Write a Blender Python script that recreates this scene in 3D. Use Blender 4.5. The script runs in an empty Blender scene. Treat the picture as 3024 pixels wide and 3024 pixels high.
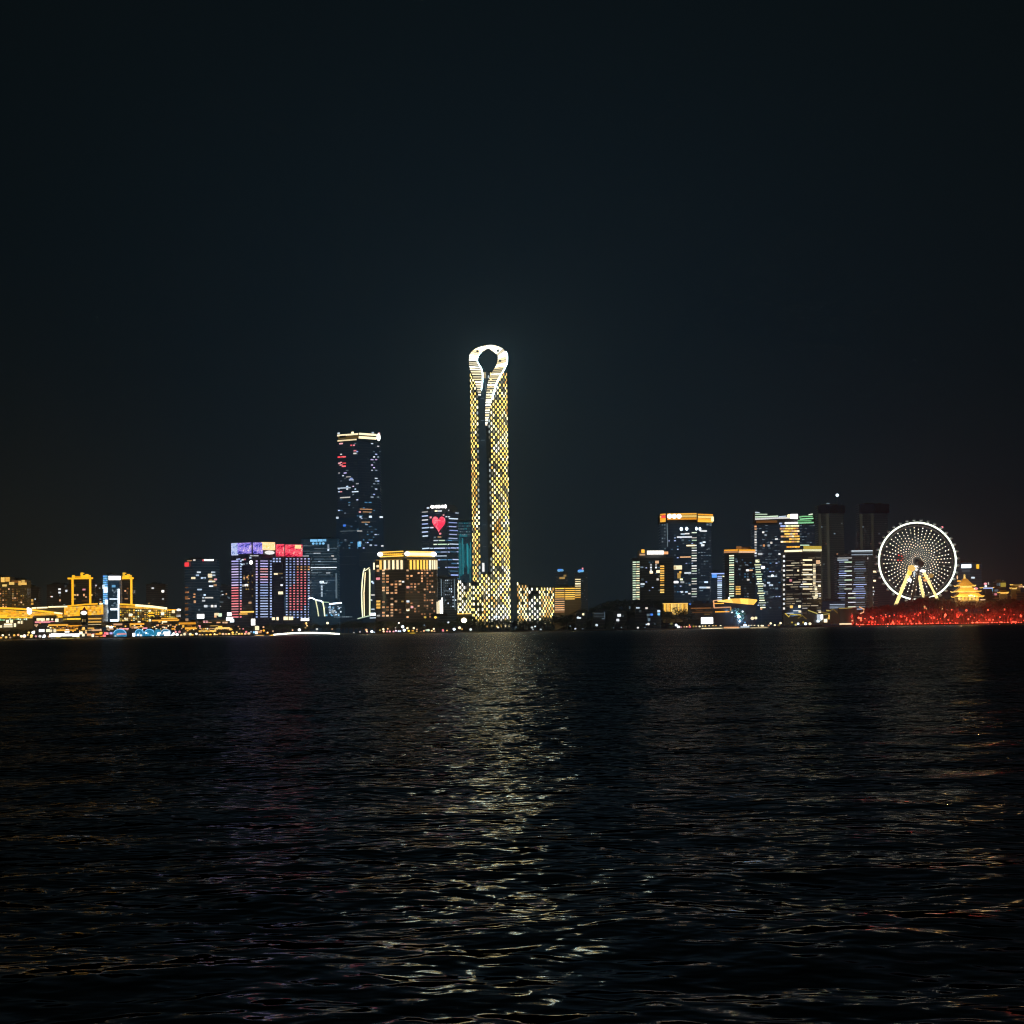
import bpy, math, random
import numpy as np
from mathutils import Vector, Matrix
random.seed(7)
rng = np.random.RandomState(7)
sc = bpy.context.scene
COL = sc.collection

# ------------------------------------------------------------------ camera
FPX = 6350.0                       # focal length in photo pixels (3024 px frame)
PITCH = math.atan(347.5 / FPX)
ROLL = 0.0155
EYE = Vector((0.0, 0.0, 3.0))
ROT = Matrix.Rotation(math.pi / 2 + PITCH, 3, 'X') @ Matrix.Rotation(-ROLL, 3, 'Z')
cam_d = bpy.data.cameras.new("camera")
cam_d.sensor_fit = 'HORIZONTAL'
cam_d.sensor_width = 36.0
cam_d.lens = 36.0 * FPX / 3024.0
cam_d.clip_start = 0.5
cam_d.clip_end = 40000.0
cam = bpy.data.objects.new("camera", cam_d)
COL.objects.link(cam)
cam.matrix_world = Matrix.Translation(EYE) @ ROT.to_4x4()
sc.camera = cam

# ------------------------------------------------------------------ night sky
SKY_TOP = (0.0020, 0.0034, 0.0039)
SKY_GLOW = (0.0041, 0.0086, 0.0130)
world = bpy.data.worlds.new("World")
sc.world = world
world.use_nodes = True
nt = world.node_tree
nt.nodes.clear()
def nd(t, kind, **kw):
    n = t.nodes.new(kind)
    for k, v in kw.items():
        if k == 'ins':
            for i, val in v.items(): n.inputs[i].default_value = val
        else: setattr(n, k, v)
    return n
def mth(t, op, a, b=None, c=None):
    n = t.nodes.new('ShaderNodeMath'); n.operation = op
    for i, v in enumerate((a, b, c)):
        if v is None: continue
        if isinstance(v, (int, float)): n.inputs[i].default_value = v
        else: t.links.new(v, n.inputs[i])
    return n.outputs[0]
sky = nd(nt, 'ShaderNodeTexSky')
sky.sky_type = 'NISHITA'
sky.sun_disc = False
sky.sun_elevation = math.radians(-9.0)
sky.sun_rotation = math.radians(290.0)
tc = nd(nt, 'ShaderNodeTexCoord')
nrm = nd(nt, 'ShaderNodeVectorMath', operation='NORMALIZE')
nt.links.new(tc.outputs['Generated'], nrm.inputs[0])
def lobe(d, n):
    dp = nd(nt, 'ShaderNodeVectorMath', operation='DOT_PRODUCT')
    nt.links.new(nrm.outputs[0], dp.inputs[0])
    dp.inputs[1].default_value = Vector(d).normalized()
    return mth(nt, 'POWER', mth(nt, 'MAXIMUM', dp.outputs['Value'], 0.0), n)
glow = lobe((0.0, 1.0, 0.05), 42.0)          # city light dome over the tall tower
warm = lobe((-0.24, 1.0, 0.015), 260.0)      # warm light dome over the golden halls
m1 = nd(nt, 'ShaderNodeMixRGB'); m1.inputs[1].default_value = (*SKY_TOP, 1); m1.inputs[2].default_value = (*SKY_GLOW, 1)
nt.links.new(glow, m1.inputs[0])
m2 = nd(nt, 'ShaderNodeMixRGB', blend_type='ADD'); m2.inputs[2].default_value = (0.0050, 0.0032, 0.0003, 1)
nt.links.new(warm, m2.inputs[0]); nt.links.new(m1.outputs[0], m2.inputs[1])
bg1 = nd(nt, 'ShaderNodeBackground'); bg1.inputs[1].default_value = 0.05
nt.links.new(sky.outputs[0], bg1.inputs[0])
bg2 = nd(nt, 'ShaderNodeBackground'); bg2.inputs[1].default_value = 1.0
nt.links.new(m2.outputs[0], bg2.inputs[0])
ad = nd(nt, 'ShaderNodeAddShader'); out = nd(nt, 'ShaderNodeOutputWorld')
nt.links.new(bg1.outputs[0], ad.inputs[0]); nt.links.new(bg2.outputs[0], ad.inputs[1]); nt.links.new(ad.outputs[0], out.inputs[0])

sc.view_settings.view_transform = 'Standard'
sc.view_settings.look = 'None'
sc.view_settings.exposure = 0.3
sc.view_settings.gamma = 1.0
sc.view_settings.use_curve_mapping = False
sc.cycles.use_denoising = True
sc.cycles.max_bounces = 6
sc.cycles.diffuse_bounces = 2
sc.cycles.glossy_bounces = 3
sc.cycles.sample_clamp_indirect = 1.5
sc.cycles.use_light_tree = True
sc.cycles.pixel_filter_type = 'BLACKMAN_HARRIS'
sc.cycles.filter_width = 1.15

# ------------------------------------------------------------------ pixel -> world
def ray(px, py):
    return ROT @ Vector(((px - 1512.0) / FPX, -(py - 1512.0) / FPX, -1.0))
def at(px, py, Y):
    d = ray(px, py)
    return EYE + d * (Y / d.y)
def zof(px, py, Y): return at(px, py, Y).z
def xof(px, py, Y): return at(px, py, Y).x
def mpp(Y): return Y / FPX          # metres per photo pixel at depth Y
SHORE = 3000.0
HAZE = 6.0e-5
GZ = 1.6

# ------------------------------------------------------------------ materials
MATS = {}
def newmat(name):
    m = bpy.data.materials.new(name); m.use_nodes = True
    return m, m.node_tree, m.node_tree.nodes['Principled BSDF']
def E(key, col, strength, var=0.5, col2=None, sample='NONE'):
    """something that gives off light; each lamp or pane varies a little"""
    m, t, b = newmat(key)
    b.inputs['Base Color'].default_value = (0.04, 0.04, 0.04, 1)
    b.inputs['Roughness'].default_value = 0.4
    oi = nd(t, 'ShaderNodeObjectInfo'); gi = nd(t, 'ShaderNodeNewGeometry')
    f = mth(t, 'FRACT', mth(t, 'ADD', oi.outputs['Random'], gi.outputs['Random Per Island']))
    s = mth(t, 'MULTIPLY', mth(t, 'MULTIPLY_ADD', f, 2 * var, 1 - var), strength)
    t.links.new(s, b.inputs['Emission Strength'])
    mx = nd(t, 'ShaderNodeMixRGB'); mx.inputs[1].default_value = (*col, 1); mx.inputs[2].default_value = (*(col2 or col), 1)
    f2 = mth(t, 'FRACT', mth(t, 'MULTIPLY', f, 7.31))
    t.links.new(f2, mx.inputs[0]); t.links.new(mx.outputs[0], b.inputs['Emission Color'])
    m.cycles.emission_sampling = sample
    MATS[key] = m
E('white', (1, .95, .86), 2.2, .3, (1, .98, .95))
E('white_soft', (1, .93, .82), .75, .6, (.8, .9, 1))
E('cool', (.55, .75, 1), .75, .6, (.8, .92, 1))
E('cool_bright', (.75, .9, 1), 2.6, .3)
E('cool_dim', (.32, .5, .66), .22, .7, (.45, .6, .7))
E('blue', (.05, .22, .95), .9, .4, (.15, .45, 1))
E('sky_blue', (.16, .52, .9), .9, .3, (.25, .6, .95))
E('teal', (.02, .28, .36), .42, .6, (.03, .38, .46))
E('green_white', (.62, .92, .62), .85, .4, (.85, .95, .75))
E('green', (.25, .85, .32), .8, .4, (.4, .9, .5))
E('gold', (1, .45, .04), .9, .35, (1, .68, .2))
E('gold_bright', (1, .52, .06), 1.3, .25, (1, .62, .14))
E('gold_dim', (.9, .5, .1), .28, .7, (.8, .55, .2))
E('yellow', (1, .43, .01), 1.05, .25, (1, .66, .05))
E('cream', (1, .86, .55), 1.3, .4, (1, .8, .45))
E('lime_white', (.93, 1, .55), 1.2, .4, (1, .95, .6))
E('orange', (1, .38, .02), 1.05, .3, (1, .5, .06))
E('orange_dim', (.8, .3, .06), .2, .6)
E('peach', (1, .44, .17), .7, .55, (1, .62, .34))
E('red', (1, .05, .06), 1.0, .4, (1, .14, .16))
E('pink', (1, .3, .36), .8, .4, (1, .5, .5))
E('lavender', (.5, .48, 1), .85, .3, (.85, .66, .95))
E('rose', (1, .17, .2), .9, .25, (1, .3, .34))
E('ice', (.36, .5, 1), .8, .35, (.6, .72, 1))
E('tower_gold', (1, .68, .14), 2.0, .3, (1, .76, .26))
E('tower_cream', (1, .88, .46), 2.4, .3, (1, .88, .55))
E('tower_white', (1, .96, .84), 2.0, .3, (.95, .92, .9))
E('tower_orange', (1, .5, .08), 1.0, .35, (1, .68, .25))
E('loop_gold', (1, .8, .42), 1.0, .3, (1, .9, .62)); E('loop_white', (.93, .98, .9), 2.6, .35, (1, .84, .5))
E('rim_white', (.93, 1, .8), 1.9, .05)
E('strip_gold', (1, .43, .012), 1.2, .15, (1, .49, .025))
E('strip_white', (1, .82, .44), 1.6, .15)
E('red_lamp', (1, .05, .025), 1.7, .5, (1, .16, .07))
E('hall_glow', (1, .38, .02), .8, .35, (1, .58, .06))
E('hall_yellow', (.8, .55, .06), .45, .7, (.6, .55, .15))

def D(key, col, rough=.8, spread=.35, scale=.5, metallic=0.0):
    """painted, concrete, stone or metal surface with mottled wear"""
    m, t, b = newmat(key)
    tx = nd(t, 'ShaderNodeTexCoord')
    nz = nd(t, 'ShaderNodeTexNoise'); nz.inputs['Scale'].default_value = scale; nz.inputs['Detail'].default_value = 4
    t.links.new(tx.outputs['Object'], nz.inputs['Vector'])
    mx = nd(t, 'ShaderNodeMixRGB')
    mx.inputs[1].default_value = (*[c * (1 - spread) for c in col], 1)
    mx.inputs[2].default_value = (*[min(.9, c * (1 + spread)) for c in col], 1)
    t.links.new(nz.outputs['Fac'], mx.inputs[0]); t.links.new(mx.outputs[0], b.inputs['Base Color'])
    b.inputs['Roughness'].default_value = rough; b.inputs['Metallic'].default_value = metallic
    MATS[key] = m
D('concrete', (.22, .23, .24)); D('dark_concrete', (.10, .105, .11)); D('stone', (.3, .26, .2), scale=1.2)
D('steel', (.16, .17, .18), .45, .2, 2, .6); D('dark_steel', (.05, .055, .06), .5, .2, 2)
D('white_paint', (.75, .73, .68), .5, .1, 1); D('red_paint', (.5, .05, .04), .5, .2, 1)
D('roof_tile', (.32, .2, .07), .5, .4, 3); D('bark', (.12, .085, .06), .9, .5, 2)
D('wood', (.25, .14, .07), .7, .4, 2); D('ground', (.06, .058, .05), .95, .5, .02); D('canvas', (.35, .5, .6), .8, .2, 2)
D('hill_soil', (.05, .055, .03), .95, .5, .05); D('dark_paint', (.03, .03, .035), .5, .3, 1)

def leafmat(key, a, b_):
    m, t, b = newmat(key)
    gi = nd(t, 'ShaderNodeNewGeometry')
    mx = nd(t, 'ShaderNodeMixRGB'); mx.inputs[1].default_value = (*a, 1); mx.inputs[2].default_value = (*b_, 1)
    t.links.new(gi.outputs['Random Per Island'], mx.inputs[0]); t.links.new(mx.outputs[0], b.inputs['Base Color'])
    b.inputs['Roughness'].default_value = .7
    MATS[key] = m
leafmat('leaf', (.035, .055, .022), (.075, .1, .04)); leafmat('leaf_red', (.05, .04, .028), (.11, .075, .05))

def glass(key, col, lvl, pane=3.2, floor=4.0, base=(.018, .022, .028)):
    """curtain wall: dark reflecting panes, with a faint glow put in for dim rooms and ambient city light"""
    m, t, b = newmat(key)
    g = nd(t, 'ShaderNodeNewGeometry'); sx = nd(t, 'ShaderNodeSeparateXYZ'); t.links.new(g.outputs['Position'], sx.inputs[0])
    u = mth(t, 'FLOOR', mth(t, 'DIVIDE', mth(t, 'ADD', sx.outputs[0], mth(t, 'MULTIPLY', sx.outputs[1], .7)), pane))
    v = mth(t, 'FLOOR', mth(t, 'DIVIDE', sx.outputs[2], floor))
    cx = nd(t, 'ShaderNodeCombineXYZ'); t.links.new(u, cx.inputs[0]); t.links.new(v, cx.inputs[1])
    wn = nd(t, 'ShaderNodeTexWhiteNoise', noise_dimensions='2D'); t.links.new(cx.outputs[0], wn.inputs['Vector'])
    s = mth(t, 'MULTIPLY', mth(t, 'MULTIPLY_ADD', wn.outputs['Value'], .5, .75), lvl)
    t.links.new(s, b.inputs['Emission Strength'])  # emission also stands in for city light falling on the facade
    b.inputs['Emission Color'].default_value = (*col, 1)
    b.inputs['Base Color'].default_value = (*base, 1); b.inputs['Roughness'].default_value = .18
    m.cycles.emission_sampling = 'NONE'
    MATS[key] = m
glass('glass_blue', (.32, .65, 1), .02); glass('glass_navy', (.3, .58, 1), .016); glass('glass_black', (.9, .85, .7), .003)
glass('glass_teal', (.22, .62, 1), .03); glass('glass_brown', (1, .6, .35), .009); glass('glass_amber', (1, .6, .2), .035)
glass('glass_lit_blue', (.2, .55, 1), .04); glass('glass_grey', (.8, .9, 1), .008); glass('glass_red', (1, .5, .4), .010)
glass('glass_violet', (.55, .5, 1), .007); glass('glass_olive', (1, .85, .5), .012); glass('glass_khaki', (.7, .85, .85), .010, 6.0); glass('glass_dusk', (.5, .75, 1), .007)

def screen(key, stops, strength, scale):
    m, t, b = newmat(key)
    g = nd(t, 'ShaderNodeTexCoord')
    mp = nd(t, 'ShaderNodeMapping'); mp.inputs['Scale'].default_value = (scale, .2, scale * 1.3); t.links.new(g.outputs['Object'], mp.inputs[0])
    nz = nd(t, 'ShaderNodeTexNoise'); nz.inputs['Scale'].default_value = 1; nz.inputs['Detail'].default_value = 3; nz.inputs['Distortion'].default_value = 1.5
    t.links.new(mp.outputs[0], nz.inputs['Vector'])
    r = nd(t, 'ShaderNodeValToRGB'); t.links.new(nz.outputs['Fac'], r.inputs[0])
    el = r.color_ramp.elements
    el[0].position, el[0].color = stops[0][0], (*stops[0][1], 1); el[1].position, el[1].color = stops[-1][0], (*stops[-1][1], 1)
    for p, c in stops[1:-1]:
        e = el.new(p); e.color = (*c, 1)
    t.links.new(r.outputs[0], b.inputs['Emission Color']); b.inputs['Emission Strength'].default_value = strength
    b.inputs['Base Color'].default_value = (.02, .02, .02, 1)
    m.cycles.emission_sampling = 'NONE'
    MATS[key] = m
screen('screen_violet', [(.36, (.01, .015, .15)), (.44, (.1, .12, .8)), (.5, (.62, .42, .95)), (.56, (.14, .15, .8)), (.64, (1, .75, .95))], .9, 3.2)
screen('screen_cool', [(.3, (.04, .06, .2)), (.45, (.35, .5, .95)), (.55, (.75, .8, 1)), (.7, (.2, .3, .8))], .9, 5.0)
screen('screen_warm', [(.3, (.9, .35, .15)), (.45, (1, .8, .45)), (.55, (1, .55, .1)), (.7, (1, .95, .8))], 1.2, 3.2)
screen('screen_red', [(.36, (.25, .0, .03)), (.44, (1, .01, .06)), (.51, (1, .16, .22)), (.57, (.9, .01, .06)), (.66, (1, .5, .45))], .95, 3.2)
screen('screen_heart', [(.3, (.85, .02, .07)), (.5, (1, .05, .12)), (.56, (1, .28, .32)), (.7, (1, .08, .14))], 1.1, .12)

# ------------------------------------------------------------------ mesh helpers
class MB:
    def __init__(s): s.v, s.f, s.m = [], [], []
    def face(s, pts, mi=0):
        n = len(s.v); s.v += [tuple(p) for p in pts]; s.f.append(tuple(range(n, n + len(pts)))); s.m.append(mi)
    def hexa(s, p, mi=0):
        n = len(s.v); s.v += [tuple(q) for q in p]
        for q in ((0, 3, 2, 1), (4, 5, 6, 7), (0, 1, 5, 4), (1, 2, 6, 5), (2, 3, 7, 6), (3, 0, 4, 7)):
            s.f.append(tuple(n + i for i in q)); s.m.append(mi)
    def box(s, c, size, rz=0.0, mi=0):
        cx, cy, cz = c; a, b, h = (k / 2 for k in size); co, si = math.cos(rz), math.sin(rz)
        P = []
        for z in (-h, h):
            for x, y in ((-a, -b), (a, -b), (a, b), (-a, b)):
                P.append((cx + x * co - y * si, cy + x * si + y * co, cz + z))
        s.hexa(P, mi)
    def prism(s, poly, z0, z1, mi=0, cap=None):
        n = len(s.v); k = len(poly)
        zt = z1 if callable(z1) else (lambda p: z1)
        s.v += [(p[0], p[1], z0) for p in poly] + [(p[0], p[1], zt(p)) for p in poly]
        for i in range(k):
            j = (i + 1) % k
            s.f.append((n + i, n + j, n + k + j, n + k + i)); s.m.append(mi)
        s.f.append(tuple(n + k + i for i in range(k))); s.m.append(mi if cap is None else cap)
        s.f.append(tuple(n + k - 1 - i for i in range(k))); s.m.append(mi if cap is None else cap)
    def tube(s, pts, r, n=6, mi=0, r1=None):
        pts = [Vector(p) for p in pts]; rings = []
        for i, p in enumerate(pts):
            d = (pts[min(i + 1, len(pts) - 1)] - pts[max(i - 1, 0)]).normalized()
            up = Vector((0, 0, 1)) if abs(d.z) < .9 else Vector((0, 1, 0))
            a = d.cross(up).normalized(); b = d.cross(a)
            rr = r if r1 is None else r + (r1 - r) * i / (len(pts) - 1)
            rings.append(len(s.v))
            s.v += [tuple(p + a * (rr * math.cos(6.2832 * k / n)) + b * (rr * math.sin(6.2832 * k / n))) for k in range(n)]
        for a, b in zip(rings, rings[1:]):
            for k in range(n):
                j = (k + 1) % n
                s.f.append((a + k, a + j, b + j, b + k)); s.m.append(mi)
        for st, rv in ((rings[0], True), (rings[-1], False)):
            q = [st + k for k in range(n)]; s.f.append(tuple(reversed(q) if rv else q)); s.m.append(mi)
    def ball(s, c, r, mi=0, sq=(1, 1, 1), n=8, m=5):
        st = len(s.v); c = Vector(c)
        for i in range(m + 1):
            th = math.pi * i / m
            for k in range(n):
                ph = 6.2832 * k / n
                s.v.append((c.x + r * sq[0] * math.sin(th) * math.cos(ph), c.y + r * sq[1] * math.sin(th) * math.sin(ph), c.z + r * sq[2] * math.cos(th)))
        for i in range(m):
            for k in range(n):
                j = (k + 1) % n
                s.f.append((st + i * n + k, st + (i + 1) * n + k, st + (i + 1) * n + j, st + i * n + j)); s.m.append(mi)
    def mesh(s, name, mats, org=(0, 0, 0), smooth=False):
        me = bpy.data.meshes.new(name)
        o = Vector(org)
        me.from_pydata([tuple(Vector(p) - o) for p in s.v], [], s.f)
        for k in mats: me.materials.append(MATS[k])
        if len(mats) > 1: me.polygons.foreach_set('material_index', s.m)
        if smooth: me.polygons.foreach_set('use_smooth', [True] * len(s.f))
        me.update()
        return me

BOXES = {}
def unit_box(mat, kind='box'):
    k = (mat, kind)
    if k not in BOXES:
        b = MB()
        if kind == 'box': b.box((0, 0, 0), (1, 1, 1))
        elif kind == 'ball': b.ball((0, 0, 0), .5)
        elif kind == 'post': b.tube([(0, 0, 0), (0, 0, 1)], .5, 8)
        BOXES[k] = b.mesh(kind, [mat], smooth=(kind == 'ball'))
    return BOXES[k]

class Thing:
    def __init__(s, name, label, cat, loc, group=None, kind=None):
        s.loc = Vector(loc); s.rows = {}
        s.o = bpy.data.objects.new(name, None); COL.objects.link(s.o); s.o.location = s.loc
        s.o.empty_display_size = 2
        s.o['label'] = label; s.o['category'] = cat
        if group: s.o['group'] = group
    def part(s, name, mb, mats, parent=None, label=None, kind=None, smooth=False):
        if isinstance(mats, str): mats = [mats]
        me = mb.mesh(name, mats, s.loc, smooth)
        o = bpy.data.objects.new(name, me); COL.objects.link(o); o.parent = parent or s.o
        if label: o['label'] = label
        if kind: o['kind'] = kind
        return o
    def unit(s, name, mat, c, size, rz=0.0, kind='box', parent=None, ry=0.0):
        o = bpy.data.objects.new(name, unit_box(mat, kind)); COL.objects.link(o); o.parent = parent or s.o
        o.location = Vector(c) - s.loc; o.scale = size; o.rotation_euler = (0, ry, rz)
        return o
def structure(name, mb, mats, smooth=False):
    if isinstance(mats, str): mats = [mats]
    o = bpy.data.objects.new(name, mb.mesh(name, mats, (0, 0, 0), smooth)); COL.objects.link(o); o['kind'] = 'structure'
    return o

SLOPE = 0.0155
class Bld(Thing):
    """a building on a footprint whose visible faces run between front points (px, depth)"""
    def __init__(s, name, label, cat, front, ytop, glassm='glass_navy', slabm='concrete', depth=35, fl=4.0,
                 group=None, base=GZ, ymid=None, roof=True, slab=.5, topf=None, body='body'):
        ym = ymid if ymid is not None else (ytop + 1800) / 2
        s.F = [Vector((xof(px, ym, Y), Y)) for px, Y in front]
        pxm = sum(p for p, _ in front) / len(front); Ym = min(y for _, y in front)
        s.Y0 = Ym; s.ztop = zof(pxm, ytop, Ym); s.base = base; s.fl = fl; s.pxm = pxm
        back = [Vector((s.F[-1].x, s.F[-1].y + depth)), Vector((s.F[0].x, s.F[0].y + depth))]
        s.poly = s.F + back
        c = sum(s.poly, Vector((0, 0))) / len(s.poly); s.c = c
        super().__init__(name, label, cat, (c.x, c.y, base), group)
        b = MB()
        zt = s.ztop if topf is None else topf
        b.prism(s.poly, base, zt, 0, 1)
        z = base + fl
        grow = [p + (p - c).normalized() * .45 for p in s.poly]
        zlim = s.ztop if topf is None else s.ztop - 6
        while z < zlim - .6:
            b.prism(grow, z - slab / 2, z + slab / 2, 1); z += fl
        s.part(body, b, [glassm, slabm])
        if roof and topf is None:
            r = MB()
            r.prism([p + (p - c).normalized() * .7 for p in s.poly], s.ztop - .1, s.ztop + .9, 0)
            w = (s.F[-1] - s.F[0]).length
            r.box((c.x - w * .12, c.y, s.ztop + 2.3), (w * .35, 10, 2.8)); r.box((c.x + w * .25, c.y - 3, s.ztop + 1.9), (w * .12, 6, 2.0))
            s.part('roof', r, slabm)
    def hit(s, px, py, face):
        a, b = s.F[face], s.F[face + 1]; d = b - a
        n = Vector((d.y, -d.x)).normalized()
        r = ray(px, py); t = ((a.x - EYE.x) * n.x + (a.y - EYE.y) * n.y) / (r.x * n.x + r.y * n.y)
        return EYE + r * t, n, math.atan2(d.y, d.x)
    def spec(s, px, py, w, h, face=0, proud=.5, thick=.5):
        p, n, rz = s.hit(px, py, face)
        q, _, _ = s.hit(px + w, py - w * SLOPE, face)
        u = (q - p).length; v = h * mpp(p.y)
        c = p + Vector((n.x, n.y, 0)) * proud
        return (c, (u, thick, v), rz)
    def win(s, rows, part='window', face=0, proud=.5):
        """rows: (px, py, w, h, material) centred, in photo pixels, lying on a face"""
        L = s.rows.setdefault(part, [])
        for px, py, w, h, m in rows:
            L.append((*s.spec(px, py, w, h, face, proud), m))
    def grid(s, x0, x1, nx, y0, y1, ny, w, h, prob, mats, face=0, part='window', fn=None, seed=1, proud=.5):
        rs = random.Random(seed); rows = []
        for j in range(ny):
            for i in range(nx):
                x = x0 + (x1 - x0) * (i / (nx - 1) if nx > 1 else .5); y = y0 + (y1 - y0) * (j / (ny - 1) if ny > 1 else .5)
                p = prob(i, j) if callable(prob) else prob
                if rs.random() > p: continue
                m = fn(i, j, rs) if fn else rs.choice(mats)
                rows.append((x, y - SLOPE * (x - (x0 + x1) / 2), w * rs.uniform(.85, 1.1), h, m))
        s.win(rows, part, face, proud)
    def box_px(s, name, mat, px, py, w, h, face=0, proud=.8, thick=1.0, parent=None):
        c, sz, rz = s.spec(px, py, w, h, face, proud, thick)
        return s.unit(name, mat, c, sz, rz, parent=parent)
    def done(s, most=100):
        for part, L in s.rows.items():
            L.sort(key=lambda r: -r[1][0] * r[1][2])
            for c, sz, rz, m in L[:most]: s.unit(part, m, c, sz, rz)
            rest = L[most:]
            if rest:
                mats = sorted({r[3] for r in rest}); b = MB()
                for c, sz, rz, m in rest: b.box(c, sz, rz, mats.index(m))
                s.part(part, b, mats, kind='stuff')
        s.rows = {}
        return s
D('wrap_blue', (.08, .16, .45), .7, .2, .1); E('face_glow', (.6, .62, .45), .035, .5); E('screen_white', (1, .97, .93), 3.0, .02)
D('tent_blue', (.12, .35, .6), .7, .2, 1); E('strip_bright', (1, .97, .8), 2.8, .05); E('dot_light', (1, .84, .58), 1.9, .4, (.95, .92, .85)); E('leg_glow', (1, .76, .28), 1.4, .15); E('edge_white', (.62, .97, .98), 26.0, .05, None, 'AUTO'); E('tower_dim', (.75, .7, .5), .3, .6); E('tower_pale', (.6, .72, .75), .6, .5)
D('cabin_shell', (.5, .55, .58), .3, .1, 1); D('roof_gold', (.55, .36, .1), .45, .3, 2); D('lit_wall', (.7, .6, .42), .7, .15, 1); E('globe_gold', (1, .8, .45), 4.0, .02)
E('faint', (.4, .6, .8), .05, .5); E('wheat', (1, .8, .5), .5, .5, (.9, .85, .6)); E('wheat_dim', (.9, .75, .5), .14, .6)
E('peach_dim', (1, .45, .2), .26, .6); E('tent_glow', (.02, .3, .62), .55, .2, (.03, .4, .7))
E('sky_dim', (.12, .4, .75), .35, .6)
glass('glass_deep_blue', (.16, .5, 1), .016)
# ------------------------------------------------------------------ lake
def swell(X, Y, cut):
    rs = np.random.RandomState(3); H = np.zeros_like(X)
    for k in range(46):
        lam = 0.9 * (7.0 / 0.9) ** rs.rand(); th = rs.normal(0, .85) - math.pi / 2 + .25
        kx, ky = math.cos(th) * 6.2832 / lam, math.sin(th) * 6.2832 / lam
        amp = WAVE_SLOPE * lam / 6.2832 * (.6 + .8 * rs.rand())
        H += amp * np.sin(kx * X + ky * Y + rs.rand() * 6.28) * np.clip((lam / cut - 4.0) / 3.0, 0, 1)
    return H
WAVE_SLOPE = 0.008
NR, NC = 880, 250
ys = list(np.linspace(-300, 9, 8)) + list(10.0 * (SHORE + 20) ** (0) * np.exp(np.linspace(0, math.log((SHORE + 20) / 10.0), NR)))
t = np.linspace(-1, 1, NC)
verts, faces = [], []
lane = []
for y in ys:
    half = 6 + .36 * max(y, 0)
    xs = np.concatenate(([-4400, -3000], t * half, [3000, 4400]) if half < 2900 else ([-4400, -3000], t * 2900, [3000, 4400]))
    lane.append(xs)
XS = np.array(lane); YS = np.repeat(np.array(ys)[:, None], XS.shape[1], 1)
step = np.gradient(np.array(ys))[:, None] * np.ones_like(XS)
step = np.maximum(step, np.gradient(XS, axis=1) * .7)
ZS = swell(XS, YS, np.maximum(step, .02)) * (YS > 8)
P = np.stack([XS, YS, ZS], -1).reshape(-1, 3)
nr, nc = XS.shape
idx = np.arange(nr * nc).reshape(nr, nc)
Q = np.stack([idx[:-1, :-1], idx[:-1, 1:], idx[1:, 1:], idx[1:, :-1]], -1).reshape(-1, 4)
me = bpy.data.meshes.new("lake")
me.vertices.add(len(P)); me.vertices.foreach_set('co', P.ravel())
me.loops.add(Q.size); me.loops.foreach_set('vertex_index', Q.ravel())
me.polygons.add(len(Q)); me.polygons.foreach_set('loop_start', np.arange(0, Q.size, 4))
me.update(calc_edges=True)
me.polygons.foreach_set('use_smooth', [True] * len(Q))
lake = bpy.data.objects.new("lake_water", me); COL.objects.link(lake); lake['kind'] = 'structure'

m, t_, b = newmat("lake_water"); MATS['water'] = m
grp = bpy.data.node_groups.new("ripple_height", 'ShaderNodeTree')
grp.interface.new_socket("P", in_out='INPUT', socket_type='NodeSocketVector')
grp.interface.new_socket("H", in_out='OUTPUT', socket_type='NodeSocketFloat')
gi = grp.nodes.new('NodeGroupInput'); go = grp.nodes.new('NodeGroupOutput')
RIPPLES = [((1.0, .8), .36, 1.0, .175), ((1.0, .85), .88, 1.0, .130), ((.95, .9), 2.1, 1.0, .066), ((.9, 1.0), 5.0, .5, .009)]
acc = None
for (sx, sy), scale, detail, amp in RIPPLES:
    mp = nd(grp, 'ShaderNodeMapping'); mp.inputs['Scale'].default_value = (sx, sy, 1); mp.inputs['Rotation'].default_value = (0, 0, .12 * scale)
    grp.links.new(gi.outputs[0], mp.inputs[0])
    nz = nd(grp, 'ShaderNodeTexNoise', noise_dimensions='2D'); nz.inputs['Scale'].default_value = scale; nz.inputs['Detail'].default_value = detail; nz.inputs['Distortion'].default_value = .25
    grp.links.new(mp.outputs[0], nz.inputs['Vector'])
    acc = mth(grp, 'MULTIPLY', nz.outputs['Fac'], amp) if acc is None else mth(grp, 'MULTIPLY_ADD', nz.outputs['Fac'], amp, acc)
grp.links.new(acc, go.inputs[0])
geo = nd(t_, 'ShaderNodeNewGeometry')
def hgt(off):
    a = nd(t_, 'ShaderNodeVectorMath', operation='ADD'); t_.links.new(geo.outputs['Position'], a.inputs[0]); a.inputs[1].default_value = off
    g = nd(t_, 'ShaderNodeGroup'); g.node_tree = grp; t_.links.new(a.outputs[0], g.inputs[0]); return g.outputs[0]
e = .02
h0 = hgt((0, 0, 0)); hx = hgt((e, 0, 0)); hy = hgt((0, e, 0))
gust = nd(t_, 'ShaderNodeTexNoise', noise_dimensions='2D'); gust.inputs['Scale'].default_value = .045; gust.inputs['Detail'].default_value = 3
gm = nd(t_, 'ShaderNodeMapping'); gm.inputs['Scale'].default_value = (.45, 1, 1); t_.links.new(geo.outputs['Position'], gm.inputs[0]); t_.links.new(gm.outputs[0], gust.inputs['Vector'])
amp = mth(t_, 'MULTIPLY_ADD', gust.outputs['Fac'], 1.3, .4)
sx = mth(t_, 'MULTIPLY', mth(t_, 'MULTIPLY', mth(t_, 'SUBTRACT', h0, hx), 1 / e), amp)
sy = mth(t_, 'MULTIPLY', mth(t_, 'MULTIPLY', mth(t_, 'SUBTRACT', h0, hy), 1 / e), amp)
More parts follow.
